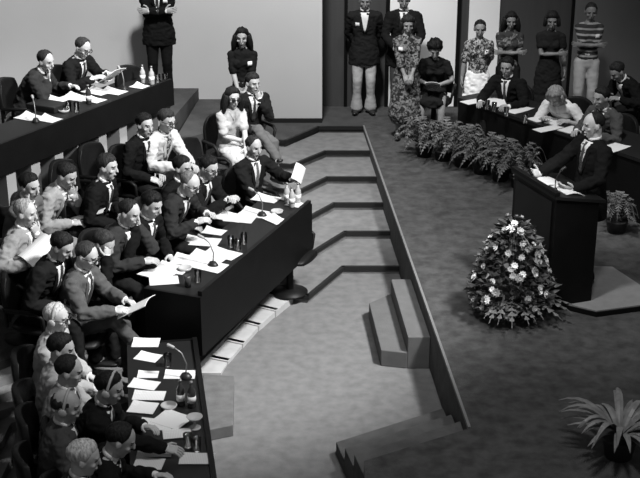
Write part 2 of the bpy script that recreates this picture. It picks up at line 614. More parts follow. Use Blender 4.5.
def hand_mb(mb, wrist, d, nrm, right, curl=35, s=1.0):
    """palm and five fingers; d along the hand, nrm out of the palm"""
    d = d.normalized()
    nrm = (nrm - d * nrm.dot(d))
    nrm = nrm.normalized() if nrm.length > 1e-3 else V((0, 0, -1))
    w = d.cross(nrm)                       # towards the thumb for a right hand or away
    th = w if right else -w
    pal = wrist + d * .045 * s
    mb.loft([wrist - d * .03, wrist + d * .01 * s, wrist + d * .05 * s, wrist + d * .088 * s],
            [(.026, .021), (.032 * s, .018 * s), (.042 * s, .017 * s), (.040 * s, .013 * s)], side=th, n=10)
    base = wrist + d * .088 * s
    for k, (off, ln) in enumerate([(.030, .070), (.010, .080), (-.010, .075), (-.030, .058)]):
        p = base + th * off * s
        sp = th * (off * 1.6)
        a1 = R(curl * .6 + k * 3)
        d1 = (d * math.cos(a1) + nrm * math.sin(a1) + sp).normalized()
        q = p + d1 * ln * .5 * s
        a2 = R(curl * 1.5 + k * 4)
        d2 = (d * math.cos(a2) + nrm * math.sin(a2) + sp).normalized()
        e = q + d2 * ln * .45 * s
        mb.loft([p - d1 * .012, p, q, e], [.0095 * s, .0093 * s, .0088 * s, .0072 * s], side=th, n=7)
    p = wrist + d * .02 * s + th * .03 * s
    d1 = (d * .62 + th * .75 + nrm * .25).normalized()
    q = p + d1 * .042 * s
    d2 = (d * .9 + th * .25 + nrm * .35).normalized()
    mb.loft([p - d1 * .01, p, q, q + d2 * .034 * s], [.012 * s, .0125 * s, .0105 * s, .008 * s], side=nrm, n=7)

def hair_mb(mb, style, HM, seed):
    """shell of hair over the cranium; HM maps head space to the person"""
    c, rr = V((0, -.012, .03)), V((.079, .101, .092))
    ef = {'full': 40, 'side': 33, 'recede': 62, 'long': 38, 'bob': 30, 'afro': 28, 'bald': 0, 'crop': 48, 'dome': 84}[style]
    keys = [(0, ef), (35, ef - 4), (58, min(ef, 34) - 6), (72, 2), (84, -24), (97, -6), (112, -24), (140, -42), (180, -50)]
    if style in ('long', 'bob', 'afro'):
        keys = [(0, ef), (40, ef - 6), (62, 8), (80, -24), (110, -40), (180, -52)]
    if style == 'dome':
        keys = [(0, 84), (50, 80), (68, 58), (78, 18), (84, -20), (97, -6), (112, -24), (140, -42), (180, -50)]
    def low(a):
        a = abs((a + 180) % 360 - 180)
        for (a0, e0), (a1, e1) in zip(keys, keys[1:]):
            if a <= a1:
                return e0 + (e1 - e0) * (a - a0) / (a1 - a0)
        return keys[-1][1]
    thick = {'full': .15, 'side': .17, 'recede': .10, 'long': .22, 'bob': .26, 'afro': .46, 'bald': .08, 'crop': .09, 'dome': .09}[style]
    na, ne = 40, 13
    if style == 'bald':
        azs = [62 + (298 - 62) * i / (na - 1) for i in range(na)]
    else:
        azs = [360 * i / na for i in range(na)]
    vs, fs = [], []
    for j in range(ne + 1):
        for a in azs:
            lo = low(a) + 5 * noise.noise(V((a * .11, seed, 0)))
            if style == 'bald':
                b = abs(a - 180) / 118
                hi = 26 - 10 * b ** 2 + 6 * math.sin(a * .2)
                if hi < lo + 8:
                    hi = lo + 8
            else:
                hi = 90
            t = j / ne
            el = lo + (hi - lo) * t
            ar, er = R(a), R(el)
            dirv = V((-math.sin(ar) * math.cos(er), math.cos(ar) * math.cos(er), math.sin(er)))
            edge = min(1, t * 2.6)
            if style == 'bald':
                edge = min(edge, (1 - t) * 4, 1)
                edge = min(edge, (1 - abs(a - 180) / 118) * 8)
            wob = noise.noise(V((dirv.x * 5 + seed, dirv.y * 5, dirv.z * 3))) * .35 + noise.noise(V((a * .30, el * .03, seed))) * .40
            k = .955 + (thick + .045) * max(edge, 0) ** .6 * (1 + wob) - (.0 if edge > 0 else .03)
            p = c + V((dirv.x * rr.x * k, dirv.y * rr.y * k, dirv.z * rr.z * k))
            vs.append(HM @ p)
    n = len(azs)
    for j in range(ne):
        for i in range(n if style != 'bald' else n - 1):
            i2 = (i + 1) % n
            fs.append((j * n + i, j * n + i2, (j + 1) * n + i2, (j + 1) * n + i))
    mb.add(vs, fs)
    if style == 'long':
        for a in (-150, -115, -80, 80, 115, 150, 180):
            ar = R(a)
            p0 = c + V((-math.sin(ar) * .088, math.cos(ar) * .100, .0))
            p1 = p0 + V((-math.sin(ar) * .022, math.cos(ar) * .01, -.10))
            p2 = p1 + V((-math.sin(ar) * .012, -.005, -.10))
            mb.loft([HM @ p0, HM @ p1, HM @ p2], [.034, .04, .026], n=9)
    if style == 'bob':
        for a in (-150, -115, -82, 82, 115, 150, 180):
            ar = R(a)
            p0 = c + V((-math.sin(ar) * .085, math.cos(ar) * .098, .0))
            p1 = p0 + V((-math.sin(ar) * .012, math.cos(ar) * .01, -.09))
            mb.loft([HM @ p0, HM @ p1], [.032, .03], n=9)

def person(label, px, fz, fa, pose='sit', s=1.0, sex='m', lean=6, slouch=6, side=0, twist=0,
           head=(0, 12, 0), rh='lap', lh='lap', ra=None, la=None, rf=None, lf=None, curl=35, lcurl=None,
           top=('jacket', .02), bottom=('trousers', .02), shirt=SHIRT, tie=TIE, hair=('full', .02), sk=.36,
           glasses=False, headset=False, badge=None, sleeve=1.0, flare=.058, fine=.0075, group=None, loc=None, beard=False,
           shoes=SHOE, palm_r=None, palm_l=None, elbow_r=None, elbow_l=None, seed=None):
    seed = rnd.random() * 50 if seed is None else seed
    sit = pose == 'sit'
    fem = sex == 'f'
    hz = .545 if sit else .93
    P = V((0, 0, hz))
    kx = .86 if fem else 1.0
    Tz = Matrix.Rotation(R(twist), 3, 'Z')
    M1 = Tz @ Matrix.Rotation(R(side * .7), 3, 'Y') @ Matrix.Rotation(-R(lean * .8), 3, 'X')
    M2 = Tz @ Matrix.Rotation(R(side), 3, 'Y') @ Matrix.Rotation(-R(lean + slouch), 3, 'X')
    u1, u2 = M1 @ V((0, 0, 1)), M2 @ V((0, 0, 1))
    r2, f2 = M2 @ V((1, 0, 0)), M2 @ V((0, 1, 0))
    r1, f1 = M1 @ V((1, 0, 0)), M1 @ V((0, 1, 0))
    W = P + u1 * .20
    C = W + u2 * .16
    SH = W + u2 * .295
    N = W + u2 * .36 - f2 * .005
    RH = Matrix.Rotation(R(head[0]), 3, 'Z') @ Matrix.Rotation(-R(head[1]), 3, 'X') @ Matrix.Rotation(R(head[2]), 3, 'Y')
    Hc = N + (u2 * .7 + (RH @ V((0, 0, 1))) * .6).normalized() * .13 + (RH @ V((0, 1, 0))) * .022
    HM = Matrix.Translation(Hc) @ RH.to_4x4()
    HMi = HM.inverted()
    # ---- arms
    sw = .172 * kx
    shl, shr = SH - r2 * sw - u2 * .02, SH + r2 * sw - u2 * .02
    def target(h, sg):
        if isinstance(h, tuple):
            return V(h)
        zz = hz - .545
        return {
            'lap': V((sg * .13, .30, .655 + zz)),
            'clasp': V((sg * .055, .30, .68 + zz)),
            'desk': V((sg * .20, .46, .79)),
            'reach': V((sg * .16, .58, .80)),
            'write': V((sg * .08, .44, .79)),
            'read': V((sg * .14, .36, .82)),
            'chin': HM @ V((sg * .055, .09, -.20)),
            'cheek': HM @ V((sg * .095, .06, -.15)),
            'brow': HM @ V((sg * .085, .11, -.04)),
            'side': V((sg * .235, .04, hz - .10)),
            'hip': V((sg * .20, .08, hz + .04)),
            'fold': SH - u2 * .235 + f2 * .175 - r2 * sg * .10,
            'front': V((sg * .05, .20, hz + .02)),
            'back': V((sg * .08, -.17, hz + .02)),
        }[h]
    def pole(h, sg, e):
        if e is not None:
            return V(e)
        if h in ('chin', 'cheek', 'brow'):
            return V((sg * .45, .25, -1))
        if h == 'side':
            return V((sg * .3, -1, 0))
        if h == 'fold':
            return V((sg * 1, -.2, -.6))
        return V((sg * .75, -.45, -.75))
    arms = []
    for sg, h, sh_, e, ang in ((1, rh, shr, elbow_r, palm_r), (-1, lh, shl, elbow_l, palm_l)):
        el, wr = ik(sh_, target(h, sg), .285 * (.94 if fem else 1), .255 * (.94 if fem else 1), pole(h, sg, e))
        fd = (wr - el).normalized()
        if h in ('chin', 'cheek', 'brow'):
            hd = (fd * .7 + ((HM @ V((sg * .02, .06, .03))) - wr).normalized() * .6).normalized()
            pn = (Hc - wr).normalized()
        elif h == 'fold':
            hd, pn = (fd * .8 - r2 * sg * .4), -f2
        elif h in ('side',):
            hd, pn = (fd * .8 + V((0, .1, -.3))), V((-sg, 0, 0))
        else:
            hd, pn = (fd * .8 + V((0, .25, 0))), V((-sg * .35, 0, -1))
        if ang is not None:
            hd, pn = V(ang[0]), V(ang[1])
        arms.append((sg, sh_, el, wr, hd.normalized(), pn))
    # ---- legs
    legs = []
    for sg, ft in ((1, rf), (-1, lf)):
        hp_ = P + V((sg * .088, 0, -.01))
        if ft is None:
            ft = (sg * .13, .46, .08) if sit else (sg * .10, .0, .075)
        kn, an = ik(hp_, V(ft), .435, .425, V((sg * .15, 1, 1.0)) if sit else V((0, 1, 0)))
        sd = (an - kn).normalized()
        fwd = V((sg * .18, 1, 0))
        fw = fwd - sd * fwd.dot(sd)
        fw = fw.normalized() if an.z > .16 else V((sg * .18, 1, 0)).normalized()
        legs.append((sg, hp_, kn, an, fw))
    # ---- body
    bm_ = MB()
    hips = (.150, .105)
    bm_.loft([P - u1 * .05, P + u1 * .06, W, C, SH, N],
             [hips, (.152 * kx, .105), (.128 * kx, .092), (.15 * kx, .10), (.135 * kx, .085), (.055, .055)], side=r2, n=16)
    bm_.loft([SH - r2 * sw * .9 - u2 * .03, SH, SH + r2 * sw * .9 - u2 * .03], [.045, .055, .045], side=u2)
    af = .88 if fem else 1.0
    for sg, a, el, wr, hd, pn in arms:
        bm_.loft([a, a.lerp(el, .5), el, el.lerp(wr, .35), wr, wr + hd * .02],
                 [.050 * af, .046 * af, .040 * af, .041 * af, .027 * af, .025 * af], side=r2)
    for sg, h_, kn, an, fw in legs:
        bm_.loft([h_, h_.lerp(kn, .5), kn, kn.lerp(an, .3), an], [.078, .070, .054, .053, .034], side=V((1, 0, 0)))
        bm_.loft([an - fw * .035 - V((0, 0, .03)), an + fw * .05 - V((0, 0, .035)), an + fw * .15 - V((0, 0, .05))],
                 [(.030, .032), (.036, .030), (.038, .018)], side=V((1, 0, 0)))
    me = remesh(bm_, .012, 4)
    # ---- head and neck, finer
    hm = MB()
    def hl(pts, rad, **k):
        hm.loft([HM @ V(p) for p in pts], rad, side=RH @ V((1, 0, 0)), **k)
    hm.loft([N - u2 * .05, N + u2 * .02, HM @ V((0, -.026, -.055)), HM @ V((0, -.02, -.01))],
            [(.064 * af, .06), (.054 * af, .054), (.052 * af, .056), (.05, .06)], side=r2, n=16)
    hm.ell(HM @ V((0, -.012, .03)), (.077, .098, .09), RH, 20, 14)
    fk = .93 if fem else 1.0
    hl([(0, .008, .04), (0, .014, .0), (0, .022, -.045), (0, .034, -.085), (0, .050, -.108)],
       [(.070 * fk, .078), (.068 * fk, .074), (.060 * fk, .066), (.046 * fk, .050), (.024 * fk, .028)], n=18)
    hl([(0, .083, .022), (0, .098, -.008), (0, .106, -.028)], [(.009, .009), (.011, .012), (.016, .011)], n=8)
    hm.ell(HM @ V((0, .074, .031)), (.052, .017, .010), RH)
    hm.ell(HM @ V((0, .084, -.060)), (.024, .012, .012), RH)
    for sg in (1, -1):
        hm.ell(HM @ V((sg * .078, -.012, -.008)), (.011, .022, .033), RH @ Matrix.Rotation(R(sg * 14), 3, 'Z'))
        hm.ell(HM @ V((sg * .045, .060, -.022)), (.020, .016, .016), RH)
    hme = remesh(hm, fine, 3)
    for v in hme.vertices:
        q = HMi @ v.co
        if q.y > .04:
            dx, dz = abs(q.x) - .031, q.z - .006
            g = math.exp(-(dx * dx / .00022 + dz * dz / .00010))
            v.co -= (RH @ V((0, 1, 0))) * .007 * g
    hd_ = MB()
    for sg, a, el, wr, hd, pn in arms:
        hand_mb(hd_, wr, hd, pn, sg > 0, (lcurl if (sg < 0 and lcurl is not None) else curl), .93 if fem else 1.03)
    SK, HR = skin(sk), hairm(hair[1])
    # one mesh: trunk and limbs, head and neck, hands
    verts = [v.co.copy() for v in me.vertices]
    polys, mi = [tuple(p.vertices) for p in me.polygons], [0] * len(me.polygons)
    o = len(verts)
    verts += [v.co.copy() for v in hme.vertices]
    for p in hme.polygons:
        q = HMi @ p.center
        k = 0
        if q.y > .045:
            ax = abs(q.x)
            if ((ax - .031) / .0145) ** 2 + ((q.z - .006) / .0060) ** 2 < 1:
                k = 1
            elif .012 < ax < .052 and abs(q.z - .030 + (ax - .03) ** 2 * 6) < .0045:
                k = 2
            elif ax < .024 and abs(q.z + .061) < .0062 and q.y > .07:
                k = 3
            elif beard and (q.z < -.075 or (ax < .035 and -.055 < q.z < -.038 and q.y > .08)):
                k = 2
        polys.append(tuple(i + o for i in p.vertices))
        mi.append(k)
    o = len(verts)
    verts += hd_.v
    polys += [tuple(i + o for i in f) for f in hd_.f]
    mi += [0] * len(hd_.f)
    bpy.data.meshes.remove(me)
    bpy.data.meshes.remove(hme)
    full = bpy.data.meshes.new('person')
    full.from_pydata([tuple(v * s) for v in verts], [], polys)
    full.polygons.foreach_set('material_index', mi)
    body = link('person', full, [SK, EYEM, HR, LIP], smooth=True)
    tag(body, label, 'person', group)
    yaw = R(fa - 90)
    if loc is None:
        hw = Matrix.Rotation(yaw, 3, 'Z') @ (Hc * s)
        auto = fz is None
        fz = .4 if auto else fz
        for _ in range(8):
            g = U(px[0], px[1], fz + Hc.z * s)
            loc = V((g.x - hw.x, g.y - hw.y, fz))
            if not auto:
                break
            z2 = GROUND(loc.x, loc.y)
            if abs(z2 - fz) < .001:
                break
            fz = z2
    body.location = loc
    body.rotation_euler = (0, 0, yaw)
    def part(name, me_, m, smooth=True, parent=body):
        me_.transform(Matrix.Scale(s, 4))
        return link(name, me_, m, parent, smooth)
    # ---- upper garment
    kind, tv = top
    TM = tv if not isinstance(tv, (int, float)) else cloth(tv)
    J = MB()
    g = {'jacket': .024, 'shirt': .014, 'blouse': .013, 'dress': .013, 'knit': .012}[kind]
    hem = (.21 if kind == 'jacket' else -.05) if not sit else (.045 if kind == 'jacket' else .02)
    if kind == 'dress':
        hem = .03
    base = P - V((0, 0, hem))
    bd = 1.0
    long_ = kind == 'jacket' and not sit
    J.loft([base] + ([P - V((0, 0, .06))] if long_ else []) + [P + u1 * .06, W, C, SH - u2 * .0, N - u2 * .012],
           [((.222, .164) if long_ else (.160 * kx + g, .112 + g))] + ([(.215, .155)] if long_ else []) + [((.19, .138) if long_ else (.154 * kx + g, .107 + g)), (.135 * kx + g, .096 + g),
            (.156 * kx + g, .103 + g), (.140 * kx + g, .086 + g * .8), (.052 + g * .55, .053 + g * .5)], side=r2, n=20, round_ends=not long_)
    pad = .058 if kind == 'jacket' else .050
    J.loft([SH - r2 * sw - u2 * .025, SH - r2 * sw * .5 + u2 * .0, SH + u2 * .012, SH + r2 * sw * .5 + u2 * .0, SH + r2 * sw - u2 * .025],
           [pad * .95, pad, pad, pad, pad * .95], side=u2)
    if fem:
        for sg in (1, -1):
            J.ell(C + r2 * sg * .068 + f2 * .085 + u2 * .0, (.060, .052, .058))
    for sg, a, el, wr, hd, pn in arms:
        if sleeve >= 1:
            J.loft([a, a.lerp(el, .5), el, el.lerp(wr, .5), el.lerp(wr, .96)],
                   [.052 * af + g, .047 * af + g, .042 * af + g, .038 * af + g, .031 + g * .75], side=r2)
        else:
            e_ = a.lerp(el, max(sleeve * 2, .3)) if sleeve < .5 else el.lerp(wr, sleeve * 2 - 1)
            J.loft([a, a.lerp(e_, .5), e_], [.052 * af + g, .050 * af + g, .046 * af + g * 1.4], side=r2)
    jm = remesh(J, .012, 3, .011 if kind == 'jacket' else .008, 9., seed)
    bvh = BVHTree.FromPolygons([v.co for v in jm.vertices], [tuple(p.vertices) for p in jm.polygons])
    names = {'jacket': 'jacket', 'shirt': 'shirt', 'blouse': 'blouse', 'dress': 'dress', 'knit': 'sweater'}
    jobj = part(names[kind], jm, TM)
    # ---- patches that lie on the chest
    def patch(rows, off, thick=.004):
        """rows: list of (height above W along u2, x left, x right)"""
        mb = MB()
        nx = 6
        grid = []
        for (h, x0, x1) in rows:
            line = []
            for i in range(nx + 1):
                x = x0 + (x1 - x0) * i / nx
                o_ = W + u2 * h + r2 * x + f2 * .005
                hit = bvh.ray_cast(o_, f2, .20)
                if hit[0] is None:
                    hp2 = W + u2 * h + r2 * x + f2 * .08
                else:
                    hp2 = hit[0]
                line.append(hp2 + f2 * off)
            grid.append(line)
        nr = len(grid)
        vs = [p for l in grid for p in l] + [p - f2 * (thick + off) for l in grid for p in l]
        st = nr * (nx + 1)
        fs = []
        for j in range(nr - 1):
            for i in range(nx):
                a = j * (nx + 1) + i
                fs.append((a, a + 1, a + nx + 2, a + nx + 1))
                fs.append((st + a, st + a + nx + 1, st + a + nx + 2, st + a + 1))
        edge = [i for i in range(nx)]
        for i in range(nx):
            fs.append((i, st + i, st + i + 1, i + 1))
            a = (nr - 1) * (nx + 1) + i
            fs.append((a, a + 1, st + a + 1, st + a))
        for j in range(nr - 1):
            a, b = j * (nx + 1), (j + 1) * (nx + 1)
            fs.append((a, b, st + b, st + a))
            a, b = a + nx, b + nx
            fs.append((a, st + a, st + b, b))
        mb.add(vs, fs)
        return mb
    if kind == 'jacket':
        top_h, bot_h = .335, (.03 if tie else .07)
        rows = []
        for k in range(8):
            t = k / 7
            w_ = .058 * (1 - t) ** .8 + .004
            rows.append((top_h + (bot_h - top_h) * t, -w_, w_))
        sp = patch(rows, .006)
        ring = []
        for k in range(17):
            a = 2 * math.pi * k / 16
            ring.append(N + u2 * (.004 - .014 * math.sin(a)) + r2 * (.058 * af * math.cos(a)) + f2 * (.058 * math.sin(a) + .002))
        extra = [('collar', MB().loft(ring, [(.016, .008)] * 17, side=u2, n=7, round_ends=False))]
        for sg, a, el, wr, hd, pn in arms:
            extra.append(('shirt_cuff', MB().loft([el.lerp(wr, .9), wr + (wr - el).normalized() * .010], [.036, .035], side=r2, n=12)))
        sobj = part('shirt', sp.mesh('shirt'), shirt)
        for nm_, mb_ in extra:
            part(nm_, mb_.mesh(nm_), shirt, parent=sobj)
        if tie:
            rows = []
            for k in range(8):
                t = k / 7
                w_ = .017 if k == 0 else .010 + .016 * t
                rows.append((top_h - .006 + (bot_h - top_h) * t, -w_, w_))
            part('tie', patch(rows, .014).mesh('tie'), tie)
        for sg in (1, -1):
            rows = []
            for k in range(7):
                t = k / 6
                i_ = .052 * (1 - t) ** .8 + .003
                wd = .034 * math.sin(math.pi * min(1, (1 - t) * .85 + .12))
                a, b = sg * i_, sg * (i_ + wd + .004)
                rows.append((top_h - .012 + (bot_h - top_h) * t, min(a, b), max(a, b)))
            part('lapel', patch(rows, .011).mesh('lapel'), TM, parent=jobj)
    elif kind in ('shirt', 'blouse') and shirt is not None:
        for sg in (1, -1):
            rows = []
            for k in range(4):
                t = k / 3
                a, b = sg * .012, sg * (.012 + .05 * (1 - t) + .004)
                rows.append((.335 - .10 * t, min(a, b), max(a, b)))
            part('collar', patch(rows, .008).mesh('collar'), TM, parent=jobj)
    if badge:
        part('badge', patch([(.20, badge * .105 - .028, badge * .105 + .028), (.175, badge * .105 - .028, badge * .105 + .028), (.15, badge * .105 - .028, badge * .105 + .028)], .012).mesh('badge'), SHIRT, parent=jobj)
    # ---- lower garment
    bk, bv = bottom
    BM = bv if not isinstance(bv, (int, float)) else cloth(bv)
    if bk == 'trousers':
        T = MB()
        T.loft([P - V((0, 0, .06)), P, P + u1 * .12], [(.150, .115), (.165 * (.95 if fem else 1), .12), (.150 * kx, .112)], side=V((1, 0, 0)), n=16)
        for sg, h_, kn, an, fw in legs:
            T.loft([h_, h_.lerp(kn, .5), kn, kn.lerp(an, .5), an.lerp(kn, .02)],
                   [(.094, .098), (.086, .09), (.070, .072), (.060, .062), (flare + .006, flare + .012)], side=V((1, 0, 0)))
        part('trousers', remesh(T, .014, 4, (.004 if not sit else .009), 7., seed + 9), BM)
    elif bk == 'skirt':
        T = MB()
        L_, wd = .62, .27
        if sit:
            kl, kr = legs[1][2], legs[0][2]
            m_ = (kl + kr) / 2
            T.loft([P + V((0, 0, .1)), P + V((0, .02, 0)), P.lerp(m_, .5), m_ + V((0, .03, .0))],
                   [(.15, .115), (.18, .13), (.18, .10), (.165, .082)], side=V((1, 0, 0)), n=18)
        else:
            T.loft([P + V((0, 0, .14)), P, P - V((0, 0, .3)), P - V((0, 0, .60))],
                   [(.125, .10), (.175, .13), (.205, .16), (.245, .20)], side=V((1, 0, 0)), n=24)
        part('skirt', remesh(T, .014, 4, .014, 8., seed + 9), BM)
    if shoes is not None:
        for sg, h_, kn, an, fw in legs:
            sd = (an - kn).normalized()
            dn = sd if an.z > .16 else V((0, 0, -1))
            T = MB()
            q = an + dn * .04
            T.loft([q - fw * .055, q + fw * .0, q + fw * .08, q + fw * .165, q + fw * .20],
                   [(.036, .034), (.042, .038), (.046, .030), (.044, .024), (.028, .018)], side=V((1, 0, 0)), n=12)
            part('shoe', remesh(T, .012, 2), shoes)
    # ---- hair, spectacles, headset
    if hair[0] != 'none':
        hb = MB()
        hair_mb(hb, hair[0], HM, seed)
        part('hair', hb.mesh('hair'), HR)
    if glasses:
        gb = MB()
        for sg in (1, -1):
            pts = []
            for k in range(13):
                a = 2 * math.pi * k / 12
                pts.append(HM @ V((sg * .033 + .025 * math.cos(a), .099 - .0 * abs(math.cos(a)), .005 + .019 * math.sin(a))))
            gb.loft(pts, [.0042] * 13, n=5, round_ends=False, side=RH @ V((0, 1, 0)))
            gb.loft([HM @ V((sg * .058, .097, .010)), HM @ V((sg * .081, .03, .010)), HM @ V((sg * .083, -.02, .006))], [.004] * 3, n=5)
            if glasses == 'dark':
                gb.ell(HM @ V((sg * .033, .099, .005)), (.025, .004, .019), RH, 12, 6)
        gb.loft([HM @ V((-.01, .101, .009)), HM @ V((.01, .101, .009))], [.004] * 2, n=5)
        part('spectacles', gb.mesh('spectacles'), GLASS_RIM)
    if headset:
        gb = MB()
        pts = []
        for k in range(13):
            a = math.pi * k / 12
            pts.append(HM @ V((.096 * math.cos(a), .0, .008 + .128 * math.sin(a))))
        gb.loft(pts, [(.011, .005)] * 13, n=6, side=RH @ V((0, 1, 0)))
        for sg in (1, -1):
            gb.ell(HM @ V((sg * .098, -.004, -.008)), (.016, .032, .034), RH)
        part('headset', gb.mesh('headset'), HSET)
    body['hand_r'] = 0
    del body['hand_r']
    Mw = Matrix.Translation(loc) @ Matrix.Rotation(yaw, 4, 'Z') @ Matrix.Scale(s, 4)
    body_info = dict(o=body, loc=V(loc), yaw=yaw, head=Mw @ Hc, rw=Mw @ arms[0][3], lw=Mw @ arms[1][3], fz=fz, s=s, M=Mw)
    return body_info
# ------------------------------------------------------------------ chairs
def make_chair(label):
    t = thing('conference_chair', label, 'chair')
    m = MB(); m.loft([(0, -.20, .435), (0, -.1, .425), (0, .1, .425), (0, .23, .435)], [(.20, .045), (.235, .05), (.235, .05), (.215, .045)], n=16)
    m.build('seat', CHAIR, t, smooth=True)
    m = MB()
    rows = []
    for j in range(9):
        z = .50 + .42 * j / 8
        wd = .245 * (1 - .25 * max(0, (j - 5) / 3) ** 2)
        for i in range(11):
            a = (i / 10 - .5) * 2
            rows.append(V((a * wd, -.235 - .04 * (z - .5) / .4 + .07 * a * a - .0, z - .035 * a * a * (j / 8))))
    n = 11
    fs = [(j * n + i, j * n + i + 1, (j + 1) * n + i + 1, (j + 1) * n + i) for j in range(8) for i in range(10)]
    back = [p + V((0, -.055, 0)) for p in rows]
    o = len(rows)
    fs += [tuple(reversed([q + o for q in f])) for f in list(fs)]
    for i in range(10):
        fs += [(i + 1, i, o + i, o + i + 1), (8 * n + i, 8 * n + i + 1, o + 8 * n + i + 1, o + 8 * n + i)]
    for j in range(8):
        fs += [(j * n, (j + 1) * n, o + (j + 1) * n, o + j * n), ((j + 1) * n + 10, j * n + 10, o + j * n + 10, o + (j + 1) * n + 10)]
    m.add(rows + back, fs)
    m.build('backrest', CHAIR, t, smooth=True, bevel=.012)
    for s in (1, -1):
        m = MB(); m.loft([(s * .24, -.21, .46), (s * .265, -.20, .62), (s * .27, .10, .635), (s * .265, .16, .60), (s * .235, .15, .45)], [.018, .022, .024, .02, .018], n=8)
        m.build('armrest', CHAIR, t, smooth=True)
    m = MB(); m.loft([(0, 0, .05), (0, 0, .40)], [.04, .035], n=12); m.build('pedestal', CHAIR, t, smooth=True)
    m = MB(); m.lathe([(.0, .003), (.19, .003), (.19, .018), (.06, .05), (0, .055)], n=20); m.build('base', CHAIR, t, smooth=True)
    return t
chair0 = [make_chair('tmp'), False]
def chair_at(x, y, z, fa, label, group=None):
    r = R(fa - 90)
    if not chair0[1]:
        chair0[1] = True
        c = chair0[0]
        c.location = (x, y, z); c.rotation_euler = (0, 0, r); c['label'] = label
        if group: c['group'] = group
        return c
    c = dup(chair0[0], (x, y, z), r, label, group)
    if not group and 'group' in c: del c['group']
    return c
def seat_for(p, label, back=-.05):
    f = V((-math.sin(p['yaw']), math.cos(p['yaw'])))
    q = V((p['loc'].x, p['loc'].y)) - f * back
    return chair_at(q.x, q.y, p['loc'].z - .0, math.degrees(p['yaw']) + 90, label, 'dark leather conference chairs')

# ------------------------------------------------------------------ who sits and stands where
ROW = -20          # the way the middle rows look
SUIT, GREY, MID, PALE = .014, .075, .045, .26
ppl = {}
def P_(key, label, px, fz, fa, chair=None, **k):
    p = person(label, px, fz, fa, **k)
    ppl[key] = p
    if chair:
        seat_for(p, chair)
    return p

# raised desk, top left
P_('d1', 'person in grey jacket at the raised desk, leaning on one elbow with hand at mouth', (46, 61), None, -10, 'dark chair of the person leaning on an elbow at the raised desk',
   lean=22, slouch=12, head=(-18, 16, 6), rh='chin', lh=(-.22, .50, .80), top=('jacket', .04), hair=('recede', .035), sk=.42)
P_('d2', 'person with spectacles in dark suit reading papers at the raised desk', (83, 48), None, -28, 'dark chair of the person reading at the raised desk',
   lean=12, slouch=12, head=(-6, 26, 0), rh=(.13, .46, .86), lh=(-.16, .44, .86), top=('jacket', SUIT), hair=('recede', .06), sk=.46, glasses='clear')
P_('w1', 'person in black suit standing with folded arms against the pale wall behind the raised desk', (156, -24), 1.0, -85, pose='stand', s=1.03,
   rh='fold', lh='fold', top=('jacket', .012), bottom=('trousers', .012), badge=-1, lean=0, slouch=2)
P_('w2', 'long haired person in dark short sleeved top with a badge, standing by the pale wall', (242, 38), .5, -92, pose='stand', sex='f', s=.97, lean=-2, slouch=4,
   head=(0, 6, 0), rh='front', lh='front', top=('knit', .016), bottom=('trousers', .28), sleeve=.45, hair=('long', .012), badge=-1, sk=.34)
P_('c1', 'person in sunglasses and pale blouse sitting beside a suited person, arms crossed on lap', (233, 98), None, -58, 'dark chair under the person in sunglasses',
   sex='f', s=.98, lean=6, slouch=10, head=(-4, 8, 0), rh=(-.05, .30, .70), lh=(-.02, .42, .64), top=('blouse', .38), bottom=('skirt', .45), sleeve=.42,
   hair=('long', .02), glasses='dark', sk=.42)
P_('c2', 'person in dark suit with legs crossed and hand on chin beside the person in sunglasses', (253, 83), None, -62, 'dark chair under the person with crossed legs and hand on chin',
   lean=4, slouch=10, head=(10, 8, 0), lh='chin', rh=(.10, .34, .66), rf=(-.10, .60, .36), top=('jacket', .02), bottom=('trousers', .10), hair=('side', .03), sk=.40)
# middle block
P_('m1', 'person in dark suit sitting sideways at the far end of the long desk, paper raised', (254, 147), None, -48, 'dark chair at the far end of the long desk',
   lean=2, slouch=8, head=(2, 10, 0), lh=(-.30, .40, .86), rh=(.12, .44, .66), lf=(.16, .62, .36), top=('jacket', .016), bottom=('trousers', .014), hair=('recede', .04),
   sk=.38, tie=mat('tie_grey', .10, .6, .5, 60))
P_('r1', 'young person in black jacket sitting next to the person in a white jacket', (145, 125), None, -30, 'dark chair beside the white jacket',
   lean=8, slouch=10, head=(-10, 10, 0), rh='lap', lh='clasp', top=('jacket', .011), hair=('full', .015), sk=.40)
P_('r2', 'person with glasses in white jacket over a patterned shirt, forearms stretched forward', (167, 121), None, -30, 'dark chair under the white jacket',
   lean=14, slouch=8, head=(-6, 14, 0), rh=(.20, .46, .76), lh=(-.02, .52, .74), top=('jacket', .42), shirt=floral('patterned_shirt', .02, .30, 30), tie=None, hair=('side', .05),
   glasses='clear', sk=.40)
P_('r3', 'person in dark suit seen side on, sitting behind the one with hand to face', (108, 167), None, -14, 'dark chair of the person seen side on',
   lean=12, slouch=10, head=(-4, 8, 0), rh='lap', lh='clasp', top=('jacket', .013), hair=('side', .05), sk=.44)
P_('r4', 'person in pale grey suit with hand on chin, newspaper on lap', (67, 176), None, -18, 'dark chair under the pale grey suit',
   lean=20, slouch=12, head=(-4, 26, 0), lh='chin', rh=(.14, .40, .72), top=('jacket', PALE), bottom=('trousers', .20), hair=('full', .03), sk=.40)
P_('r5', 'dark haired person in grey jacket at the left edge, behind the open white book', (30, 186), None, -20, 'dark chair of the dark haired person at the left edge',
   lean=8, slouch=14, head=(-10, 14, 6), rh='cheek', lh='lap', top=('jacket', .10), bottom=('trousers', .06), hair=('full', .02), sk=.42)
P_('b1', 'balding person with spectacles in dark suit writing at the long desk', (190, 184), .48, -22, 'dark chair of the balding writer at the long desk',
   lean=20, slouch=14, head=(-4, 26, 0), rh=(.12, .44, .80), lh=(-.16, .42, .80), top=('jacket', .034), hair=('dome', .12), glasses='clear', sk=.44)
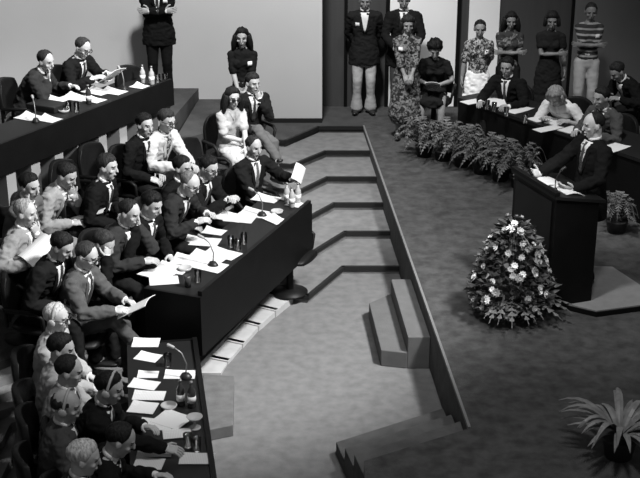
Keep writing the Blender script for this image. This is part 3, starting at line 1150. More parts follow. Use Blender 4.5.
P_('b2', 'dark haired person with spectacles behind the balding writer, hands clasped over the desk', (209, 168), None, -26, 'dark chair of the person with clasped hands',
   lean=14, slouch=12, head=(-6, 20, 0), rh=(.04, .46, .86), lh=(-.03, .46, .86), top=('jacket', .014), hair=('full', .02), glasses='clear', sk=.44)
P_('b3', 'person almost hidden behind the balding writer, dark hair showing', (183, 168), .30, -26, 'dark chair half hidden behind the balding writer',
   lean=8, slouch=8, head=(-4, 8, 0), top=('jacket', .014), hair=('full', .02), sk=.36)
P_('b4', 'young dark haired person in black suit looking down beside the one with hand to face', (152, 205), .417, -24, 'dark chair of the young person looking down',
   lean=10, slouch=12, head=(-4, 22, 0), top=('jacket', .012), hair=('side', .012), sk=.38)
P_('b5', 'balding person in dark grey suit, hand to face, at near end of long desk', (130, 213), .417, -30, 'dark chair at the near end of the long desk',
   lean=16, slouch=10, head=(4, 18, 0), lh='cheek', rh=(.02, .40, .74), top=('jacket', .045), hair=('recede', .03), sk=.42)
P_('b6', 'person in dark suit covering the brow with one hand, white cuff showing', (104, 244), .25, -16, 'dark chair of the person covering the brow',
   lean=22, slouch=16, head=(-6, 30, 0), rh='brow', lh='lap', top=('jacket', .012), hair=('full', .06), sk=.36)
P_('b7', 'person with spectacles in grey suit, legs crossed, reading a white sheet', (87, 256), .25, -14, 'dark chair under the crossed legs in grey suit',
   lean=6, slouch=12, head=(-2, 22, 0), rh=(.14, .46, .78), lh=(-.10, .46, .78), rf=(-.08, .62, .30), top=('jacket', GREY), bottom=('trousers', .06), hair=('recede', .06), glasses='clear', sk=.42)
P_('l1', 'grey haired person in pale jacket at the left edge, hands raised to chin', (26, 213), None, -10, 'dark chair of the grey haired person at the left edge',
   lean=6, slouch=10, head=(-4, 10, 0), lh='chin', rh=(.30, .26, .86), top=('jacket', .22), bottom=('trousers', .012), hair=('recede', .25), sk=.44)
P_('l2', 'person with bowed dark hair and dark suit beside the open white book', (62, 247), .417, -20, 'dark chair of the person with bowed dark hair at the left',
   lean=16, slouch=12, head=(4, 30, 0), rh='lap', lh='clasp', top=('jacket', .016), bottom=('trousers', .016), hair=('full', .018), sk=.40)
0 and P_('l3', 'person in black clothes at the left edge below the open white book', (24, 272), None, -6, 'dark chair at the left edge below the open book',
   lean=4, slouch=8, head=(0, 12, 0), top=('jacket', .012), bottom=('trousers', .012), hair=('full', .02), sk=.36)
# front row
P_('f1', 'white haired person with headset in pale jacket, far end of the front row', (57, 318), 0, -6, 'dark padded chair at the far end of the front row',
   lean=4, slouch=8, head=(-8, 6, 0), rh=(.18, .42, .70), lh='lap', top=('jacket', .34), bottom=('trousers', .25), hair=('crop', .45), glasses='clear', headset=True, sk=.46)
P_('f2', 'dark haired person in pale grey jacket next to the white haired one, front row', (62, 349), 0, 2, 'dark padded chair behind the first pale grey jacket',
   lean=4, slouch=8, head=(-6, 12, 0), rh=(.2, .44, .70), top=('jacket', .28), bottom=('trousers', .25), hair=('full', .025), sk=.42)
P_('f3', 'person with thinning dark hair in pale grey suit, third in the front row', (70, 371), 0, 6, 'dark padded chair behind the thinning dark hair',
   lean=6, slouch=8, head=(-6, 12, 0), rh=(.14, .40, .70), lh=(-.1, .36, .7), top=('jacket', .24), bottom=('trousers', .2), hair=('recede', .03), sk=.42)
P_('f4', 'person with headset and black suit reaching across the papers of the front desk', (110, 388), 0, -4, 'dark padded chair behind the black suit with the reaching arm',
   lean=14, slouch=10, head=(-4, 16, 0), rh=(.16, .66, .80), lh=(-.14, .44, .80), top=('jacket', .016), hair=('full', .02), headset=True, sk=.42)
P_('f5', 'bald person with headset in grey suit in the foreground row', (67, 406), 0, 14, 'dark padded chair behind the bald head with headset',
   lean=4, slouch=8, head=(-20, 10, 0), rh='lap', lh='lap', top=('jacket', .06), hair=('bald', .05), headset=True, sk=.40)
P_('f6', 'balding person in black suit bent over the desk at the bottom of the picture', (121, 440), 0, 12, 'dark padded chair of the balding person bent over the desk',
   lean=16, slouch=12, head=(-6, 26, 0), rh=(.1, .5, .8), lh=(-.1, .5, .8), top=('jacket', .014), hair=('recede', .03), sk=.42)
P_('f7', 'white haired head at the bottom edge of the foreground row', (85, 458), 0, 16, 'dark padded chair at the bottom edge of the picture',
   lean=6, slouch=8, head=(-10, 14, 0), top=('jacket', .05), hair=('full', .42), sk=.44)

# the stage, back
P_('s1', 'person in dark jacket and pale flared trousers standing left of the pale panel', (365, 1), .5, -90, pose='stand', s=1.02, lean=0, slouch=2,
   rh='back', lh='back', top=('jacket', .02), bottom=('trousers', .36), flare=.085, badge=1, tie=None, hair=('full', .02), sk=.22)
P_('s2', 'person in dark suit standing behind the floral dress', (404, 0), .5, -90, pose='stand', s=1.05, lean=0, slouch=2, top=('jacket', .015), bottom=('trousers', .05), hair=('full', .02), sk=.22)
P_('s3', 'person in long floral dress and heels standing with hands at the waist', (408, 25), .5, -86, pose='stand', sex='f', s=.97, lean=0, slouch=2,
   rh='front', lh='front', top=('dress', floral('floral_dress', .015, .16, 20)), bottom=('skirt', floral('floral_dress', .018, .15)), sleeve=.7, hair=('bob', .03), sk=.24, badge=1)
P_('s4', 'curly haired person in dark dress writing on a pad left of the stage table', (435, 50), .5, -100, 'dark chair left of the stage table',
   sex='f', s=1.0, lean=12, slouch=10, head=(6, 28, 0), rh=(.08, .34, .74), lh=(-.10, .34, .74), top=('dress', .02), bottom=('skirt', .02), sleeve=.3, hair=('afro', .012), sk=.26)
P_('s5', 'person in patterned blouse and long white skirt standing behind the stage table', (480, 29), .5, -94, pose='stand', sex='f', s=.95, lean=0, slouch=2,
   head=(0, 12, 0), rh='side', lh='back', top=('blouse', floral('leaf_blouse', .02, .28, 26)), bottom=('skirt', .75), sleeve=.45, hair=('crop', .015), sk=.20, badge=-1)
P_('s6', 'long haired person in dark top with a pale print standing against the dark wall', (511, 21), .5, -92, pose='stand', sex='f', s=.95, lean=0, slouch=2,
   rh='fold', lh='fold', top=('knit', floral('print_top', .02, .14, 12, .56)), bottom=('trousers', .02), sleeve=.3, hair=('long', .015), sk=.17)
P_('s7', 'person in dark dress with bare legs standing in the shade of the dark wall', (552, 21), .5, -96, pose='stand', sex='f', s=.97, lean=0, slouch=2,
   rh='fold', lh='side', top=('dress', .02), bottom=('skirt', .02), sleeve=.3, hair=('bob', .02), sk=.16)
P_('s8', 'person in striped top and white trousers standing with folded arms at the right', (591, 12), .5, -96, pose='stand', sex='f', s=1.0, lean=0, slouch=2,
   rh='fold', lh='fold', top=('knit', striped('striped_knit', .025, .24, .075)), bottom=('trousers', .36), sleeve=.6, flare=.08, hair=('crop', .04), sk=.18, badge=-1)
P_('t1', 'person in black suit and dark tie sitting behind the stage table', (507, 67), .5, 236, 'dark chair of the black suit at the stage table',
   lean=8, slouch=8, head=(6, 14, 0), rh='desk', lh='desk', top=('jacket', .012), hair=('full', .015), sk=.27)
P_('t2', 'fair haired person in white shirt bent over writing at the stage table', (555, 97), .5, 232, 'dark chair of the white shirt at the stage table',
   lean=30, slouch=16, head=(4, 40, 0), rh=(.10, .50, .79), lh=(-.22, .46, .79), top=('shirt', .62), sleeve=.45, hair=('bob', .20), sk=.36)
P_('t3', 'person in grey jacket leaning on the right of the stage table', (601, 98), .5, 215, 'dark chair of the grey jacket at the stage table',
   lean=14, slouch=10, head=(-4, 12, 0), rh=(.12, .48, .80), lh=(-.16, .46, .80), top=('jacket', .055), hair=('full', .02), sk=.32)
P_('t4', 'person in dark jacket bowed over at the far right behind the grey jacket', (617, 72), .5, 205, 'dark chair at the far right behind the stage table',
   lean=26, slouch=14, head=(0, 36, 0), rh='write', lh='desk', top=('jacket', .014), tie=None, hair=('full', .03), sk=.26)
fs_ = math.degrees(math.atan2(-e1.y, -e1.x))
P_('speaker', 'balding person in dark suit and tie speaking at the lectern with open hands', (587, 127), zb, fs_ + 4, pose='stand', s=1.0, loc=V((*(PF + e1 * .61 + e2 * .42), zb)), lean=-3, slouch=2,
   head=(-15, 10, 0), rh=(.20, .44, 1.14), lh=(-.22, .34, 1.10), top=('jacket', .014), bottom=('trousers', .014), hair=('dome', .02), sk=.46, tie=mat('tie_spotted', .05, .6, .9, 90),
   palm_r=((-.2, .8, .15), (-.7, 0, .5)), palm_l=((.35, .8, .1), (.6, 0, .7)), curl=28, fine=.006)
# ------------------------------------------------------------------ papers and table ware
PAPER = mat('paper_white', .60, .8, .03, 20)
PRINT = printed('paper_typed', .60)
GLASSM = mat('clear_glass', .9, .03, trans=1.)
WATER = mat('pale_glass', .36, .08, spec=.6)
DARKGL = mat('dark_bottle_glass', .03, .12, spec=.6)
MICM = mat('microphone_metal', .20, .4, metal=.6)
MICB = mat('microphone_base', .015, .4)
def paper(px, py, z, label, rot=0., w=.21, l=.297, h=.004, pr=True, group=None, name='paper_sheet', cat='paper', curl=.012):
    g = U(px, py, z)
    m = MB()
    n = 5
    vs = []
    for zz in (0, h):
        for j in range(n):
            for i in range(n):
                a, b = i / (n - 1) - .5, j / (n - 1) - .5
                lift = curl * max(0, a + b - .45) ** 1.5 * 2
                vs.append(V((a * w, b * l, zz + lift)))
    fs = []
    for j in range(n - 1):
        for i in range(n - 1):
            a = j * n + i
            fs.append((a, a + n, a + n + 1, a + 1))
            a += n * n
            fs.append((a, a + 1, a + n + 1, a + n))
    rim = [i for i in range(n)] + [j * n + n - 1 for j in range(1, n)] + [(n - 1) * n + i for i in range(n - 2, -1, -1)] + [j * n for j in range(n - 2, 0, -1)]
    for a, b in zip(rim, rim[1:] + rim[:1]):
        fs.append((a, b, b + n * n, a + n * n))
    m.add(vs, fs)
    o = m.build(name, PRINT if pr else PAPER, loc=(g.x, g.y, z + .002), rotz=R(rot))
    return tag(o, label, cat, group)

def held(pos, rot, label, w=.21, l=.297, name='paper_sheet', cat='paper', pages=1, pr=True):
    """a sheet or booklet in someone's hands"""
    m = MB()
    n = 7
    for s in ((1,) if pages == 1 else (1, -1)):
        vs, fs = [], []
        for zz in (0, -.005):
            for j in range(3):
                for i in range(n):
                    t = i / (n - 1)
                    x = (t - .5) * w if pages == 1 else s * t * w
                    zc = -.02 * (2 * t - 1) ** 2 if pages == 1 else .05 * math.sin(t * 2.6)
                    vs.append(V((x, (j / 2 - .5) * l, zz + zc)))
        q = 3 * n
        for j in range(2):
            for i in range(n - 1):
                a = j * n + i
                fs.append((a, a + 1, a + n + 1, a + n))
                fs.append((q + a, q + a + n, q + a + n + 1, q + a + 1))
        rim = list(range(n)) + [2 * n - 1] + [2 * n + i for i in range(n - 1, -1, -1)] + [n]
        for a, b in zip(rim, rim[1:] + rim[:1]):
            fs.append((a, q + a, q + b, b))
        m.add(vs, fs)
    o = m.build(name, PRINT if pr else PAPER, smooth=False, loc=pos)
    o.rotation_euler = rot
    return tag(o, label, cat)

BOT = [(0, 0), (.030, 0), (.033, .006), (.033, .12), (.030, .145), (.014, .175), (.012, .205), (.014, .207), (.014, .222), (0, .222)]
TUM = [(0, 0), (.028, 0), (.034, .11), (.031, .11), (.026, .012), (0, .012)]
def bottle(px, py, z, label, dark=False, group=None):
    g = U(px, py, z)
    t = thing('water_bottle', label, 'bottle', (g.x, g.y, z + .001), 0, group)
    MB().lathe(BOT[:-4] + [(.012, .205), (0, .205)]).build('bottle_body', DARKGL if dark else WATER, t, smooth=True)
    MB().lathe([(.0345, .045), (.0345, .10)]).build('bottle_label', PAPER, t, smooth=True)
    MB().lathe([(0, .2052), (.0145, .2052), (.0145, .224), (0, .224)]).build('cap', MICM, t, smooth=True)
    return t
def glass(px, py, z, label, group=None, dark=False):
    g = U(px, py, z)
    o = MB().lathe(TUM).build('drinking_glass', DARKGL if dark else GLASSM, smooth=True, loc=(g.x, g.y, z + .001))
    return tag(o, label, 'glass', group)
def dish(px, py, z, label, stem=0.):
    g = U(px, py, z)
    if stem:
        prof = [(0, 0), (.045, 0), (.045, .006), (.010, .014), (.009, stem), (.05, stem + .012), (.062, stem + .03), (.056, stem + .03), (.04, stem + .018), (0, stem + .016)]
        nm, ct = 'stemmed_glass', 'glass'
    else:
        prof = [(0, 0), (.055, 0), (.065, .028), (.058, .03), (.05, .010), (0, .009)]
        nm, ct = 'ashtray', 'ashtray'
    o = MB().lathe(prof, n=24).build(nm, mat('dish_glass', .38, .15, spec=.6), smooth=True, loc=(g.x, g.y, z + .001))
    return tag(o, label, ct)
def mic(px, py, z, fa, label, h=.26):
    g = U(px, py, z)
    t = thing('gooseneck_microphone', label, 'microphone', (g.x, g.y, z + .001), R(fa - 90))
    MB().loft([(0, 0, .008), (0, 0, .022)], [(.045, .055), (.035, .045)], n=14).build('base', MICB, t, smooth=True)
    MB().loft([(0, 0, .03), (0, -.01, h * .5), (0, .03, h * .85), (0, .10, h)], [.006] * 4, n=7).build('gooseneck', MICM, t, smooth=True)
    MB().loft([(0, .10, h), (0, .15, h + .012)], [.013, .016], n=10).build('capsule', mat('microphone_head', .30, .5), t, smooth=True)
    return t

# front desk
for a in [(146, 343, 90, 'white sheet at the far end of the front desk', .23, .33), (148, 357.5, 70, 'second sheet from the far end of the front desk', .2, .29),
          (148, 375, 90, 'small sheet left of the front desk microphone', .16, .24), (144, 385, 75, 'overlapping sheet in front of the thinning dark hair', .2, .33),
          (180, 375, 90, 'wide sheet under the front desk microphone', .2, .36), (149, 396, 88, 'sheet just beyond the reaching arm on the front desk', .2, .36),
          (143, 408, 80, 'sheet beside the reaching arm on the front desk', .24, .30), (172, 420, 60, 'large sheet right of the reaching hand on the front desk', .30, .36),
          (156, 425, 84, 'sheet under the reaching arm on the front desk', .22, .36), (177, 434, 100, 'sheet between reaching hand and stemmed glasses', .18, .30),
          (155, 451, 90, 'big sheet before the bent balding person at the bottom', .24, .36), (149, 464, 84, 'sheet at the bottom edge of the front desk on the left', .2, .3),
          (197, 459, 90, 'sheet at the bottom right corner of the front desk', .2, .36)]:
    paper(a[0], a[1], ZA + rnd.random() * .004, a[3], a[2], a[4] * .74, a[5] * .70)
bottle(181, 405, ZA, 'left dark bottle of the pair on the front desk', True)
bottle(192, 407, ZA, 'right dark bottle of the pair on the front desk', True)
dish(169, 408, ZA, 'round glass ashtray left of the pair of dark bottles')
dish(195, 428, ZA, 'wide stemmed glass near the edge of the front desk', .07)
glass(188, 447, ZA, 'tumbler left of two near the bottom of the front desk')
glass(197, 451, ZA, 'tumbler right of two near the bottom of the front desk')
glass(168, 366, ZA, 'tumbler left of the front desk microphone')
mic(186, 378, ZA, 160, 'gooseneck microphone on the front desk')
# long desk
for a in [(157, 274, 60, 'sheet at the near end of the long desk', .21, .30), (164, 281, 100, 'sheet nearest the near corner of the long desk', .18, .26),
          (172, 269, 70, 'typed sheet beside the near end sheet of the long desk', .2, .3), (190, 261, 75, 'wide sheet in the middle pile of the long desk', .22, .34),
          (207, 258, 64, 'upper sheet of the middle pile on the long desk', .22, .36), (208, 266, 60, 'sheet along the front edge of the long desk', .22, .36),
          (222, 254, 60, 'sheet right of the middle pile beside the tumblers', .20, .34), (202, 242, 80, 'separate sheet before the writing person', .21, .34),
          (214, 232, 70, 'small sheet under the hand of the balding writer', .15, .22), (229, 217, 64, 'crumpled sheet in the far pile of the long desk', .22, .34),
          (240, 219, 76, 'second sheet of the far pile on the long desk', .21, .30), (257, 214, 66, 'right sheet of the far pile on the long desk', .21, .36),
          (266, 199, 66, 'sheet before the person sitting sideways', .19, .28), (275, 220, 40, 'sheet by the front edge near the far end of the long desk', .16, .24),
          (297, 205, 60, 'sheet at the far corner of the long desk', .15, .22)]:
    paper(a[0], a[1], ZB + rnd.random() * .004, a[3], a[2], a[4], a[5], curl=.03)
for i, (x, y) in enumerate([(231, 247), (238, 250), (244, 244)]):
    glass(x, y, ZB, ['left tumbler of three on the long desk', 'middle tumbler of three on the long desk', 'right tumbler of three on the long desk'][i], 'tumblers in the middle of the long desk')
for i, (x, y) in enumerate([(287, 203), (292, 207), (298, 203)]):
    bottle(x, y, ZB, ['left pale bottle at the far end of the long desk', 'middle pale bottle at the far end of the long desk', 'right pale bottle at the far end of the long desk'][i], False, 'pale bottles at the far end of the long desk')
glass(198, 282, ZB, 'clear tumbler at the near end of the long desk')
glass(188, 287, ZB, 'dark tumbler at the near corner of the long desk', dark=True)
dish(277, 213, ZB, 'round ashtray at the far end of the long desk')
dish(185, 270, ZB, 'round ashtray at the near end of the long desk')
mic(213, 266, ZB, 150, 'gooseneck microphone in the middle of the long desk')
mic(262, 216, ZB, 150, 'gooseneck microphone at the far end of the long desk')
# raised desk
for a in [(51, 100, 62, 'wide sheet before the person leaning on an elbow', .24, .36), (76, 98, 60, 'sheet in the middle of the raised desk', .22, .34),
          (97, 92, 56, 'crumpled sheets left of the raised microphone', .22, .32), (113, 92, 62, 'sheet under the raised microphone', .2, .3),
          (98, 81, 70, 'sheet before the reading person on the raised desk', .21, .3), (141, 87, 60, 'sheet at the far end of the raised desk by the bottle', .16, .24),
          (31, 118, 60, 'sheet beside the near microphone of the raised desk', .21, .32), (50, 120, 60, 'sheet at the front edge of the raised desk', .18, .30),
          (92, 100, 58, 'sheet at the front edge before the dark bottle', .18, .3)]:
    paper(a[0], a[1], ZD + rnd.random() * .004, a[3], a[2], a[4], a[5], curl=.04)
bottle(143, 83, ZD, 'pale bottle at the far end of the raised desk')
for i, x in enumerate((152, 158, 165)):
    (bottle if i == 0 else glass)(x, 84.5 - i, ZD, ['second pale bottle beside the tumblers of the raised desk', 'left tumbler at the far end of the raised desk', 'right tumbler at the far end of the raised desk'][i])
bottle(89, 104, ZD, 'dark bottle in the middle of the raised desk', True)
glass(69, 111, ZD, 'left tumbler in the middle of the raised desk')
glass(77, 112, ZD, 'right tumbler in the middle of the raised desk')
dish(64, 112, ZD, 'ashtray beside the tumblers of the raised desk')
mic(36, 122, ZD, 110, 'gooseneck microphone at the near end of the raised desk', .24)
mic(124, 90, ZD, 120, 'gooseneck microphone before the empty chair of the raised desk', .24)
g = U(48, 109, ZD)
t = thing('document_case', 'flat black document case on the raised desk', 'case', (g.x, g.y, ZD + .001), R(62))
MB().box((0, 0, .035), (.26, .40, .07)).build('case_body', mat('case_leather', .01, .5), t, bevel=.01)
MB().loft([(.135, -.05, .035), (.165, -.04, .035), (.165, .04, .035), (.135, .05, .035)], [.008] * 4, n=6).build('handle', MICB, t, smooth=True)
# stage table
for a in [(472, 102, -58, 'sheet at the left end of the stage table', .18, .26), (518, 110, -50, 'sheets before the black suit at the stage table', .22, .36),
          (541, 119, -60, 'left sheet under the writing person in white', .2, .3), (557, 122, -40, 'right sheet under the writing person in white', .2, .3),
          (548, 129, -58, 'sheet along the front edge of the stage table', .16, .36), (571, 130, -50, 'sheet between the white shirt and the grey jacket', .2, .28),
          (614, 148, -50, 'sheet at the right end of the stage table', .22, .34)]:
    paper(a[0], a[1], ZT + rnd.random() * .004, a[3], a[2], a[4], a[5])
for i, (x, y) in enumerate([(487, 109), (494, 111), (506, 116), (525, 123)]):
    glass(x, y, ZT, 'tumbler %s on the stage table' % ['at the left by the newspapers', 'beside the newspapers', 'before the black suit', 'left of the writing person'][i])
for i in range(3):
    paper(488 + i * 5, 101 + i * 1.5, ZT + .012 * i, ['bottom folded newspaper', 'middle folded newspaper', 'top folded newspaper'][i] + ' of the heap on the stage table', -50 + 25 * i, .20, .30, .010, True, 'folded newspapers on the stage table', 'folded_newspaper', 'newspaper')
mic(582, 136, ZT, 30, 'gooseneck microphone on the stage table')
# lectern
def on_top(a, b):
    p = PF + e1 * a + e2 * b
    return V((p.x, p.y, zl + (zr - zl) * a / pdp))
tl = math.atan2(zl - zr, pdp)
for (a, b, r, lab) in [(.24, .22, 4, 'right sheet of the speech on the lectern'), (.20, .46, -8, 'left sheet of the speech on the lectern')]:
    p = on_top(a, b)
    o = held(p + V((0, 0, .024)), (0, 0, 0), lab, .21, .30)
    ez = V((e1.x, e1.y, -math.tan(tl))).normalized()
    ey = V((e2.x, e2.y, 0))
    Mx = Matrix((ez, ey, ez.cross(ey))).transposed()
    o.rotation_euler = (Mx @ Matrix.Rotation(R(r), 3, 'Z')).to_euler()
for b, lab in ((.14, 'near gooseneck microphone on the lectern'), (.62, 'far gooseneck microphone on the lectern')):
    p = PF + e1 * .06 + e2 * b
    t = thing('gooseneck_microphone', lab, 'microphone', (p.x, p.y, zl - .008), math.atan2(e1.y, e1.x) - math.pi / 2)
    MB().loft([(0, 0, .0), (0, 0, .018)], [(.03, .03), (.025, .025)], n=12).build('base', MICB, t, smooth=True)
    MB().loft([(0, 0, .01), (0, .0, .12), (0, .05, .2)], [.006] * 3, n=7).build('gooseneck', MICB, t, smooth=True)
    MB().loft([(0, .05, .20), (0, .09, .222)], [.012, .016], n=10).build('capsule', MICB, t, smooth=True)

# things held in hands
def mid(k):
    return (ppl[k]['rw'] + ppl[k]['lw']) / 2
def fwd(k, d, dz=0.):
    y = ppl[k]['yaw']
    return V((-math.sin(y) * d, math.cos(y) * d, dz))
held(mid('d2') + fwd('d2', .15, .03), (R(35), 0, ppl['d2']['yaw']), 'white papers in the hands of the reader at the raised desk', .30, .30)
held(ppl['m1']['lw'] + fwd('m1', .13, .10), (R(62), R(38), ppl['m1']['yaw'] + R(165)), 'white sheet in the hand of the person sitting sideways', .15, .2)
held(U(93, 215, .5 + .68), (R(18), R(-8), ppl['r4']['yaw'] + .2), 'open newspaper on the lap of the pale grey suit', .21, .36, 'newspaper', 'newspaper', 2)
held(mid('b7') + fwd('b7', .15, .02), (R(30), 0, ppl['b7']['yaw']), 'white sheet in the hands of the grey suit with crossed legs', .24, .3, pr=False)
held(U(45, 255, 1.44), (R(28), R(12), R(-40)), 'open white book held at the left edge', .18, .30, 'open_book', 'book', 2)
held(mid('s4') + fwd('s4', .10, .03), (R(25), 0, ppl['s4']['yaw']), 'white writing pad of the curly haired person', .2, .28, 'writing_pad', 'pad', pr=False)

# empty chairs
chair_at(-2.12, 14.66, 1.0, -30, 'empty dark chair at the far end of the raised desk', 'dark leather conference chairs')
for (x, y, lab) in [(80, 170, 'empty dark chair behind the pale grey suit'), (108, 152, 'empty dark chair behind the person seen side on'), (206, 140, 'empty dark chair left of the person in sunglasses'), (188, 140, 'empty dark chair right of the white jacket'), (289, 180, 'empty dark chair at the far end of the long desk beside the raised paper')]:
    q = U(x, y, .5 + .85)
    chair_at(q.x, q.y, GROUND(q.x, q.y), -24, lab, 'dark leather conference chairs')

# ------------------------------------------------------------------ plants
LEAF = mat('fern_leaf', .075, .5, .35, 30, spec=.4)
LEAF2 = mat('leaf_dark', .05, .45, .4, 25, spec=.4)
STEM = mat('stem', .05, .7)
POT = mat('pot_dark', .02, .7)
def frond(mb, base, az, ln, rise, w, n=9, droop=1.0):
    d = V((math.cos(az), math.sin(az), 0)); sdv = V((-d.y, d.x, 0))
    pts = []
    for i in range(n + 1):
        t = i / n
        pts.append(base + d * ln * t * (1 - .12 * t) + V((0, 0, rise * (t * 1.7 - 1.5 * droop * t * t))))
    for i in range(1, n + 1):
        t = i / n
        c = pts[i]; tg = (pts[i] - pts[i - 1]).normalized()
        lw = w * math.sin(math.pi * min(1, .18 + .80 * t)) * (1.0)
        for s in (1, -1):
            tip = c + sdv * s * lw + tg * lw * .55 - V((0, 0, lw * .25))
            a = c - tg * ln / n * .42; b = c + tg * ln / n * .40
            m1 = (a + tip) / 2 + V((0, 0, .006)); 
            mb.add([a, b, tip + tg * .006, tip - tg * .008, (a + b) / 2 + V((0, 0, -.004))], [(0, 1, 2, 3) if s > 0 else (3, 2, 1, 0), (0, 3, 4), (1, 4, 2)])
    mb.loft(pts, [.004] * len(pts), n=4, round_ends=False)
def fern(px, py, label, R0=.50, H0=.56, nf=36, z=SZ, w=.05, group='ferns along the stage table', n=12):
    g = U(px, py, z)
    t = thing('potted_fern', label, 'fern', (g.x, g.y, z + .001), rnd.random() * 6, group)
    MB().lathe([(0, 0), (.09, 0), (.12, .13), (.125, .14), (.11, .14), (0, .125)]).build('pot', POT, t, smooth=True)
    m = MB()
    for i in range(nf):
        az = 2 * math.pi * i / nf * 2.618 + rnd.random() * .4
        u = i / nf
        frond(m, V((rnd.uniform(-.04, .04), rnd.uniform(-.04, .04), .12)), az, R0 * (.7 + .5 * rnd.random()) * (1 - .35 * u), H0 * (.55 + .8 * u + .3 * rnd.random()), w, n)
    m.build('fronds', LEAF, t)
    return t
for i, (x, y) in enumerate([(424, 156), (443, 160), (462, 166), (481, 173), (500, 180), (519, 187)]):
    fern(x, y, ['fern at the left end of the row before the stage table', 'second fern from the left before the stage table', 'third fern from the left before the stage table',
                'fourth fern from the left before the stage table', 'fifth fern from the left before the stage table', 'fern at the right end of the row, nearest the lectern'][i])
fern(616, 232, 'fern behind the lectern at the right edge', .34, .42, 28, group=None)
g = U(618, 456, SZ)
sp_ = thing('potted_plant', 'plant with long pale blade leaves at the lower right corner of the stage', 'plant', (g.x, g.y, SZ + .001))
MB().lathe([(0, 0), (.10, 0), (.13, .15), (.135, .16), (.12, .16), (0, .14)]).build('pot', POT, sp_, smooth=True)
m = MB()
for i in range(46):
    az = i * 2.39996 + rnd.random() * .3
    ln, rise = rnd.uniform(.30, .52), rnd.uniform(.10, .42)
    d = V((math.cos(az), math.sin(az), 0)); sv = V((-d.y, d.x, 0))
    vs, fs = [], []
    for k in range(8):
        t = k / 7
        c = V((0, 0, .15)) + d * (ln * t) + V((0, 0, rise * (2.0 * t - 1.55 * t * t)))
        wv = .026 * math.sin(math.pi * (.12 + .86 * t)) + .001
        vs += [c - sv * wv, c + V((0, 0, .007)), c + sv * wv, c - V((0, 0, .004))]
    for k in range(7):
        o = k * 4
        for q in range(4):
            q2 = (q + 1) % 4
            fs.append((o + q, o + q2, o + 4 + q2, o + 4 + q))
    fs += [(3, 2, 1, 0), (28, 29, 30, 31)]
    m.add(vs, fs)
m.build('leaves', mat('leaf_blade', .16, .45, .3, 12, spec=.4), sp_)

# flower arrangement before the lectern
g = U(515, 306, SZ)
g.x = 1.79; g.y = 10.74
fa_ = thing('flower_arrangement', 'tall arrangement of pale flowers and leaves standing before the lectern', 'flowers', (g.x, g.y, SZ + .001))
MB().lathe([(0, 0), (.13, 0), (.15, .22), (.155, .24), (.13, .24), (0, .22)]).build('pot', POT, fa_, smooth=True)
def rad_at(z):
    return .37 * (1 - max(0, z - .28) / .74) ** .75 if z > .28 else .37 - .10 * (.28 - z) / .28
m = MB()
for i in range(900):
    z = .06 + .86 * (rnd.random() ** 1.1)
    a = rnd.random() * 6.283
    r = rad_at(z) * (.45 + .55 * math.sqrt(rnd.random()))
    c = V((math.cos(a) * r, math.sin(a) * r, z))
    d = (V((math.cos(a), math.sin(a), rnd.uniform(-.5, .7)))).normalized()
    s = frame_of(d, V((rnd.uniform(-1, 1), rnd.uniform(-1, 1), rnd.uniform(-1, 1))))[0]
    L = rnd.uniform(.07, .13); wv = L * .28
    up = d.cross(s) * .012
    m.add([c, c + d * L * .45 + s * wv - up, c + d * L, c + d * L * .45 - s * wv - up, c + d * L * .5 + up], [(0, 1, 4), (1, 2, 4), (2, 3, 4), (3, 0, 4)])
m.build('foliage', LEAF2, fa_)
m = MB()
for i in range(12):
    a = 3.9 + 2.6 * i / 12 + rnd.random() * .2
    frond(m, V((0, 0, .14)), a, rnd.uniform(.50, .68), rnd.uniform(.12, .22), .06, 8, 1.1)
m.build('hanging_fronds', mat('leaf_pale', .13, .5, .3, 30), fa_)
m = MB()
m.loft([(0, 0, .2), (0, 0, .95)], [.012, .008], n=8); m.build('stem', STEM, fa_)
def bloom_mesh(k):
    m = MB()
    n = 9
    for ring, (rr, hh, ll) in enumerate([(0, .0, .036), (.3, .010, .026)]):
        for i in range(n):
            a = 2 * math.pi * (i + rr) / n
            d = V((math.cos(a), math.sin(a), .35 + .5 * ring)); d.normalize()
            s = V((-math.sin(a), math.cos(a), 0))
            c = V((0, 0, hh))
            m.add([c, c + d * ll * .6 + s * ll * .3, c + d * ll, c + d * ll * .6 - s * ll * .3, c + d * ll * .6 - V((0, 0, .004))], [(0, 1, 2, 3), (0, 4, 1), (1, 4, 2), (2, 4, 3), (3, 4, 0)])
    m.ell((0, 0, .012), (.012, .012, .010), None, 8, 5)
    return m.mesh('flower')
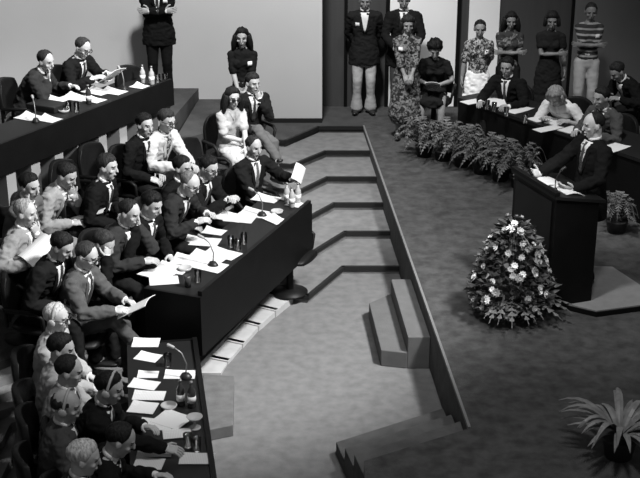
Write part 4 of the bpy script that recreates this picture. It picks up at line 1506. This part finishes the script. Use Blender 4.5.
BL = [mat('petal_white', .75, .7), mat('petal_grey', .26, .7), mat('petal_pale', .38, .7)]
bms = []
for k in range(3):
    me_ = bloom_mesh(k); me_.materials.append(BL[k]); bms.append(me_)
for i in range(98):
    z = .14 + .82 * rnd.random() ** 1.1
    a = rnd.random() * 6.283
    r = rad_at(z) + .035
    o = bpy.data.objects.new('flower', bms[i % 3])
    COL.objects.link(o)
    o.parent = fa_
    d = V((math.cos(a), math.sin(a), .35 + .9 * (z > .85)))
    o.location = (math.cos(a) * r, math.sin(a) * r, z)
    o.rotation_euler = d.to_track_quat('Z', 'Y').to_euler()
    sc_ = rnd.uniform(.85, 1.4)
    o.scale = (sc_,) * 3

# ------------------------------------------------------------------ light
w = bpy.data.worlds.new('World')
SC.world = w
w.use_nodes = True
bg = w.node_tree.nodes['Background']
bg.inputs['Color'].default_value = (1, 1, 1, 1)
bg.inputs['Strength'].default_value = .075
def aim(o, p):
    o.rotation_euler = (V(p) - o.location).to_track_quat('-Z', 'Y').to_euler()
def spot(name, loc, tgt, power, deg, blend=.5, size=.5):
    l = bpy.data.lights.new(name, 'SPOT')
    l.energy = power; l.spot_size = R(deg); l.spot_blend = blend; l.shadow_soft_size = size
    o = bpy.data.objects.new(name, l); COL.objects.link(o); o.location = loc; aim(o, tgt)
    return o
spot('ceiling_spot_seating', (4.0, 8.0, 8.2), (-1.9, 12.0, .8), 4200, 46, .6, .6)
spot('ceiling_spot_front', (1.2, 6.0, 8.5), (1.2, 8.3, .3), 520, 80, .8, .5)
spot('ceiling_spot_wall', (-.5, 12.5, 8.5), (-2.2, 17.2, 2.2), 1950, 84, .8, .4)
spot('ceiling_spot_lectern', (-.6, 8.0, 8.5), (2.3, 11.2, 1.2), 800, 28, .7, .4)
spot('ceiling_spot_table', (1.0, 11.0, 8.5), (3.0, 14.6, 1.2), 1250, 44, .8, .4)
spot('ceiling_spot_back', (2.2, 12.5, 8.5), (1.9, 18.0, 3.2), 420, 44, .8, .4)
